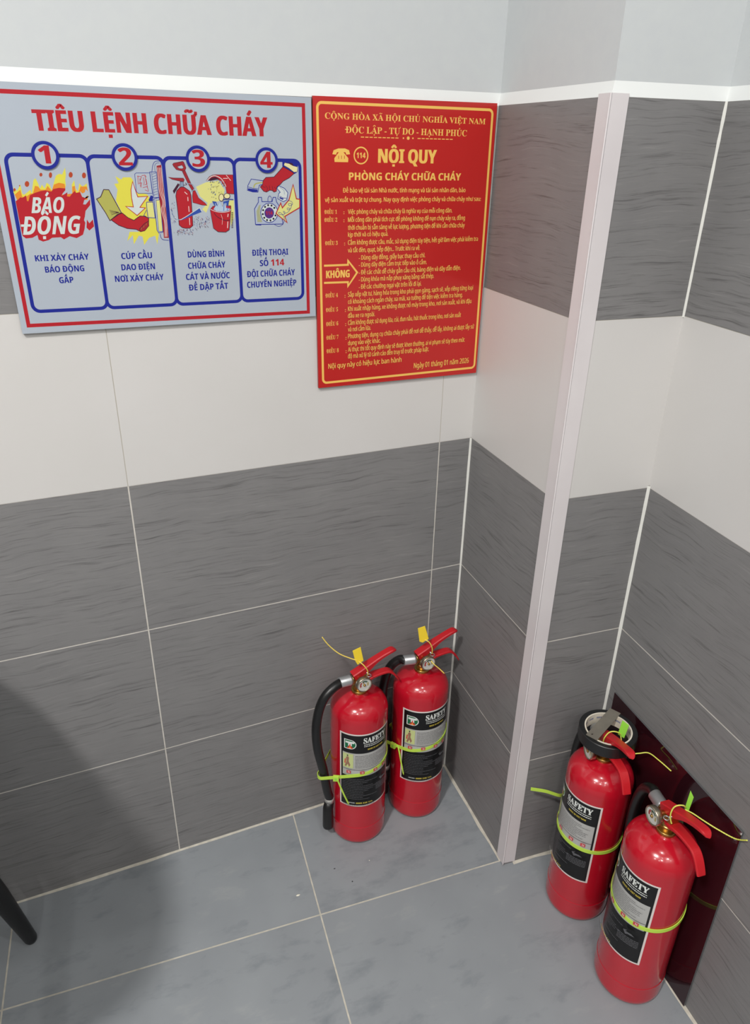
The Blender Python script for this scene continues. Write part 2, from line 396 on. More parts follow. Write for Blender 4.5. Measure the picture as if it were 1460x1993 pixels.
# ------------------------------------------------------------------ artwork of the signs, in millimetres on each sign
H1 = [('T','TIÊU LỆNH CHỮA CHÁY','H','red',66.3,392.2,55.8,25.6)]
CAP = [[('T','KHI XẢY CHÁY','B','navy',37.7,111.2,225.0,8.4),('T','BÁO ĐỘNG','B','navy',48.5,102.2,241.2,8.5),('T','GẤP','B','navy',65.2,84.8,257.0,8.6)],[('T','CÚP CẦU','B','navy',157.4,202.3,226.0,8.7),('T','DAO ĐIỆN','B','navy',155.5,204.9,242.3,8.8),('T','NƠI XẢY CHÁY','B','navy',144.1,216.3,258.7,8.9)],[('T','DÙNG BÌNH','B','navy',256.6,313.5,227.1,9.0),('T','CHỮA CHÁY','B','navy',255.4,314.4,243.9,9.1),('T','CÁT VÀ NƯỚC','B','navy',250.7,320.2,260.6,9.2),('T','ĐỂ DẬP TẮT','B','navy',254.3,316.4,277.0,9.3)],[('T','ĐIỆN THOẠI','B','navy',359.6,419.2,227.8,9.3),('T','SỐ','B','navy',371.0,384.9,244.2,9.4),('T','114','B','red',389.7,411.8,244.2,10.0),('T','ĐỘI CHỮA CHÁY','B','navy',349.3,429.7,260.6,9.5),('T','CHUYÊN NGHIỆP','B','navy',347.9,431.6,277.3,9.6)]]
P1 = [('F','yellow',[(25.0,132.8),(27.0,126.4),(30.1,131.2),(35.6,123.1),(36.0,134.5),(38.2,136.1),(47.4,129.6),(48.2,134.5),(53.2,117.5),(56.4,115.0),(58.6,121.5),(60.0,128.0),(63.2,123.1),(66.1,128.0),(69.8,120.7),(73.1,123.1),(75.2,130.5),(78.8,121.5),(83.3,111.7),(87.8,109.2),(91.8,110.0),(97.0,101.1),(96.8,110.0),(94.8,117.3),(94.5,124.7),(87.7,136.3),(101.2,136.3),(102.4,123.1),(106.6,117.3),(106.7,128.0),(109.4,132.2),(112.8,121.4),(116.4,125.5),(123.0,121.4),(122.8,134.7),(120.7,143.1),(28.6,144.2)],None,0.8,0),('F','orange',[(26.1,136.0),(34.5,129.6),(35.3,138.5),(39.2,139.4),(46.6,134.5),(49.8,134.5),(54.0,124.7),(57.9,125.5),(60.5,129.6),(67.1,129.6),(70.4,124.7),(74.7,131.3),(78.9,123.1),(86.0,120.6),(93.2,122.3),(93.3,127.2),(87.7,136.3),(101.4,134.7),(102.8,125.5),(106.3,124.7),(106.6,133.8),(110.2,133.0),(113.8,125.5),(122.4,125.5),(123.0,133.0),(120.7,143.1),(28.5,145.0)],None,0.8,0),('F','red',[(25.8,144.2),(28.9,142.6),(32.7,139.3),(35.0,140.1),(40.5,136.9),(40.4,144.3),(42.4,144.3),(45.3,136.9),(52.4,133.7),(60.2,131.3),(67.0,130.4),(74.1,132.1),(77.2,128.8),(84.9,127.2),(93.2,128.0),(92.8,130.5),(88.4,134.6),(86.6,137.9),(95.3,133.0),(93.7,138.4),(97.4,138.8),(100.5,135.5),(105.3,131.3),(106.6,133.8),(111.9,133.0),(114.3,139.7),(120.1,141.4),(124.0,138.1),(122.0,139.8),(116.4,143.1),(113.8,149.0),(117.2,149.4),(124.3,142.3),(123.6,149.9),(115.9,157.9),(114.0,165.1),(112.0,170.3),(113.2,173.7),(111.0,182.3),(107.7,190.1),(98.3,194.7),(89.2,191.8),(80.8,196.0),(77.0,192.9),(65.0,193.4),(60.3,196.4),(52.3,198.3),(46.9,195.6),(46.3,189.2),(39.0,192.8),(30.5,193.5),(26.6,190.0),(26.0,168.1)],None,0.8,0),('F','red',[(116.0,169.5),(118.7,174.7),(124.3,169.6),(124.6,179.1),(117.3,184.6),(113.9,180.6)],None,0.8,0),('F','rust',[(47.1,122.3),(46.7,123.7),(45.8,124.9),(44.7,125.8),(43.6,126.0),(42.5,125.8),(41.7,124.9),(41.3,123.7),(41.3,122.3),(41.8,120.9),(42.6,119.7),(43.7,118.9),(44.9,118.6),(45.9,118.9),(46.7,119.7),(47.2,120.9)],None,0.6,0),('F','rust',[(66.1,110.4),(65.8,111.3),(65.3,112.1),(64.5,112.6),(63.7,112.8),(63.0,112.7),(62.5,112.1),(62.2,111.3),(62.2,110.4),(62.5,109.5),(63.1,108.7),(63.8,108.2),(64.6,108.0),(65.3,108.2),(65.8,108.7),(66.1,109.5)],None,0.6,0),('F','rust',[(78.6,110.9),(78.2,112.3),(77.5,113.5),(76.7,114.4),(75.8,114.6),(75.1,114.4),(74.5,113.6),(74.2,112.3),(74.3,110.9),(74.7,109.5),(75.4,108.3),(76.2,107.5),(77.1,107.2),(77.8,107.5),(78.4,108.3),(78.7,109.5)],None,0.6,0),('F','rust',[(105.7,110.4),(105.3,111.8),(104.5,113.0),(103.6,113.8),(102.5,114.0),(101.5,113.8),(100.7,113.0),(100.3,111.8),(100.4,110.4),(100.8,109.0),(101.5,107.8),(102.5,107.0),(103.6,106.7),(104.6,107.0),(105.3,107.8),(105.7,109.0)],None,0.6,0),('F','rust',[(123.4,111.1),(123.0,112.5),(122.2,113.8),(121.2,114.6),(120.1,114.9),(119.1,114.6),(118.3,113.8),(117.9,112.6),(117.9,111.1),(118.4,109.7),(119.1,108.4),(120.1,107.6),(121.2,107.3),(122.2,107.6),(123.0,108.4),(123.4,109.6)],None,0.6,0),('F','rust',[(28.5,129.7),(28.2,130.5),(27.8,131.2),(27.2,131.7),(26.7,131.8),(26.1,131.7),(25.7,131.2),(25.6,130.5),(25.6,129.7),(25.8,128.9),(26.3,128.3),(26.8,127.8),(27.4,127.6),(27.9,127.8),(28.3,128.3),(28.5,128.9)],None,0.6,0),('F','rust',[(35.1,124.5),(35.0,124.9),(34.8,125.2),(34.5,125.4),(34.2,125.5),(34.0,125.4),(33.8,125.2),(33.7,124.9),(33.7,124.5),(33.8,124.1),(34.0,123.8),(34.3,123.6),(34.6,123.5),(34.8,123.6),(35.0,123.8),(35.1,124.1)],None,0.6,0),('F','board',[(112.1,131.4),(114.0,138.9),(117.6,140.6),(122.5,136.4),(123.1,132.2),(120.2,128.9),(118.7,133.0),(115.0,134.7)],None,0.5,0),('T','BÁO','I','paper',43.9,88.6,160.0,20.6),('T','ĐỘNG','I','paper',27.9,107.4,188.6,24.2)]
P2 = [('F','yellow',[(163.3,111.9),(171.0,116.2),(173.7,113.3),(184.3,113.2),(187.0,116.8),(188.9,132.9),(204.9,135.9),(211.5,146.4),(213.0,169.1),(216.3,190.0),(212.1,206.4),(210.3,193.8),(201.1,196.7),(192.7,206.6),(191.7,194.9),(186.3,193.2),(177.7,205.4),(177.8,192.3),(168.8,200.5),(173.6,187.6),(187.0,187.9),(177.3,170.1),(166.1,161.0),(159.7,144.6),(163.9,129.9),(160.4,122.0),(166.6,121.2)],None,0.8,0),('F','khaki',[(144.7,129.6),(151.8,129.9),(165.3,161.0),(159.6,163.1),(147.8,171.6),(143.1,160.7),(133.2,142.2),(139.3,139.3)],'plum',1.1,0),('S','plum',[(162.3,160.5),(148.9,157.4)],0.6,0,0),('S','plum',[(162.3,160.5),(149.5,159.5)],0.6,0,0),('S','plum',[(162.3,160.5),(150.2,161.6)],0.6,0,0),('S','plum',[(162.3,160.5),(150.8,163.7)],0.6,0,0),('F','red',[(149.4,170.5),(161.2,163.1),(166.4,161.3),(173.7,167.8),(181.8,171.7),(191.2,165.8),(198.2,166.3),(203.5,169.0),(202.2,179.7),(196.0,185.7),(188.7,187.1),(183.4,184.3),(171.0,182.9),(159.2,178.2)],'plum',1.0,0),('F','maroon',[(188.2,184.0),(196.2,176.5),(203.0,172.8),(202.6,179.7),(195.9,186.5),(189.4,187.9)],'plum',0.7,0),('S','khaki',[(190.5,184.8),(192.0,182.2)],0.35,0,0),('S','khaki',[(194.4,181.9),(195.9,179.2)],0.35,0,0),('S','khaki',[(198.3,178.9),(199.8,176.2)],0.35,0,0),('F','paper',[(186.3,119.0),(188.6,128.5),(191.2,139.6),(205.3,138.9),(192.6,153.8),(200.4,154.6),(187.3,165.0),(172.5,152.4),(183.3,153.3),(182.2,140.3),(182.7,130.0)],'red',1.1,0),('F','board',[(190.6,108.9),(192.7,107.5),(212.0,107.3),(212.8,134.8),(192.5,134.8),(190.1,132.2)],'navy',0.7,0),('S','red',[(194.6,111.0),(194.0,122.7)],0.7,0,0),('S','red',[(193.7,111.7),(199.8,112.4),(196.8,118.3)],0.7,0,0),('S','red',[(200.0,111.0),(204.7,110.2),(206.7,113.1)],0.7,0,0),('S','red',[(194.9,121.2),(198.9,120.5),(197.3,127.1)],0.7,0,0),('S','red',[(202.1,113.1),(202.8,119.7),(201.6,124.1)],0.7,0,0),('S','red',[(205.7,115.3),(206.5,121.9),(203.2,123.4)],0.7,0,0),('S','red',[(199.7,127.1),(206.1,125.6),(207.7,131.5)],0.7,0,0),('S','red',[(202.4,130.0),(207.6,132.2)],0.7,0,0),('S','red',[(197.2,114.6),(196.7,125.6)],0.7,0,0),('S','red',[(204.6,111.0),(206.7,127.1)],0.7,0,0),('F','board',[(212.2,106.0),(221.5,105.9),(221.3,140.5),(213.4,140.4)],'navy',0.8,0),('S','navy',[(214.9,109.1),(221.0,107.2)],0.5,0,0),('S','navy',[(214.9,112.6),(220.9,110.7)],0.5,0,0),('S','navy',[(214.8,116.1),(220.9,114.2)],0.5,0,0),('S','navy',[(214.7,119.6),(220.8,117.8)],0.5,0,0),('S','navy',[(214.6,123.1),(220.7,121.3)],0.5,0,0),('S','navy',[(214.5,126.7),(220.6,124.8)],0.5,0,0),('S','navy',[(214.5,130.2),(220.6,128.4)],0.5,0,0),('S','navy',[(214.4,133.8),(220.5,132.0)],0.5,0,0),('S','navy',[(214.3,137.4),(220.4,135.5)],0.5,0,0),('S','navy',[(214.8,106.5),(214.8,138.9)],0.5,0,0),('S','navy',[(215.3,105.8),(217.5,97.1),(221.5,92.0),(228.5,91.9),(229.9,97.0)],0.7,0,1),('S','navy',[(220.0,105.8),(220.1,97.8),(223.6,94.1),(227.5,94.1)],0.5,0,1),('F','navy',[(206.4,143.4),(210.2,137.4),(213.2,138.9),(212.4,145.7),(206.5,145.6)],None,0.8,0),('F','paleyel',[(202.7,147.8),(203.6,146.7),(212.3,146.8),(213.0,168.8),(202.7,168.2),(202.4,157.6)],'navy',0.9,0),('F','board',[(214.0,142.3),(221.7,140.5),(223.0,188.6),(215.9,190.0),(213.9,186.1)],'navy',0.9,0),('F','paleyel',[(216.9,144.2),(222.8,143.9),(222.2,187.8),(216.2,187.7)],'navy',0.6,0),('S','navy',[(201.6,157.6),(196.8,165.1),(200.5,166.7)],0.7,0,0),('F','maroon',[(222.8,97.8),(229.6,96.3),(229.6,125.6),(230.1,155.6),(230.2,197.4),(222.9,197.2),(223.2,178.5),(222.0,145.0)],None,0.8,0),('S','pink',[(224.1,99.9),(224.3,113.1),(223.2,130.0),(226.6,147.3),(223.4,157.8),(226.1,174.7),(224.7,195.7)],0.8,0,1),('S','pink',[(226.3,99.9),(226.5,113.0),(225.5,130.0),(228.3,147.3),(225.7,157.9),(227.6,174.7),(226.3,195.7)],0.8,0,1),('S','pink',[(228.5,99.9),(228.7,113.0),(227.7,130.0),(230.1,147.3),(227.9,157.9),(229.2,174.8),(227.8,195.7)],0.8,0,1),('S','navy',[(217.8,191.6),(218.8,197.1),(221.8,199.9),(229.8,200.9)],0.8,0,1)]
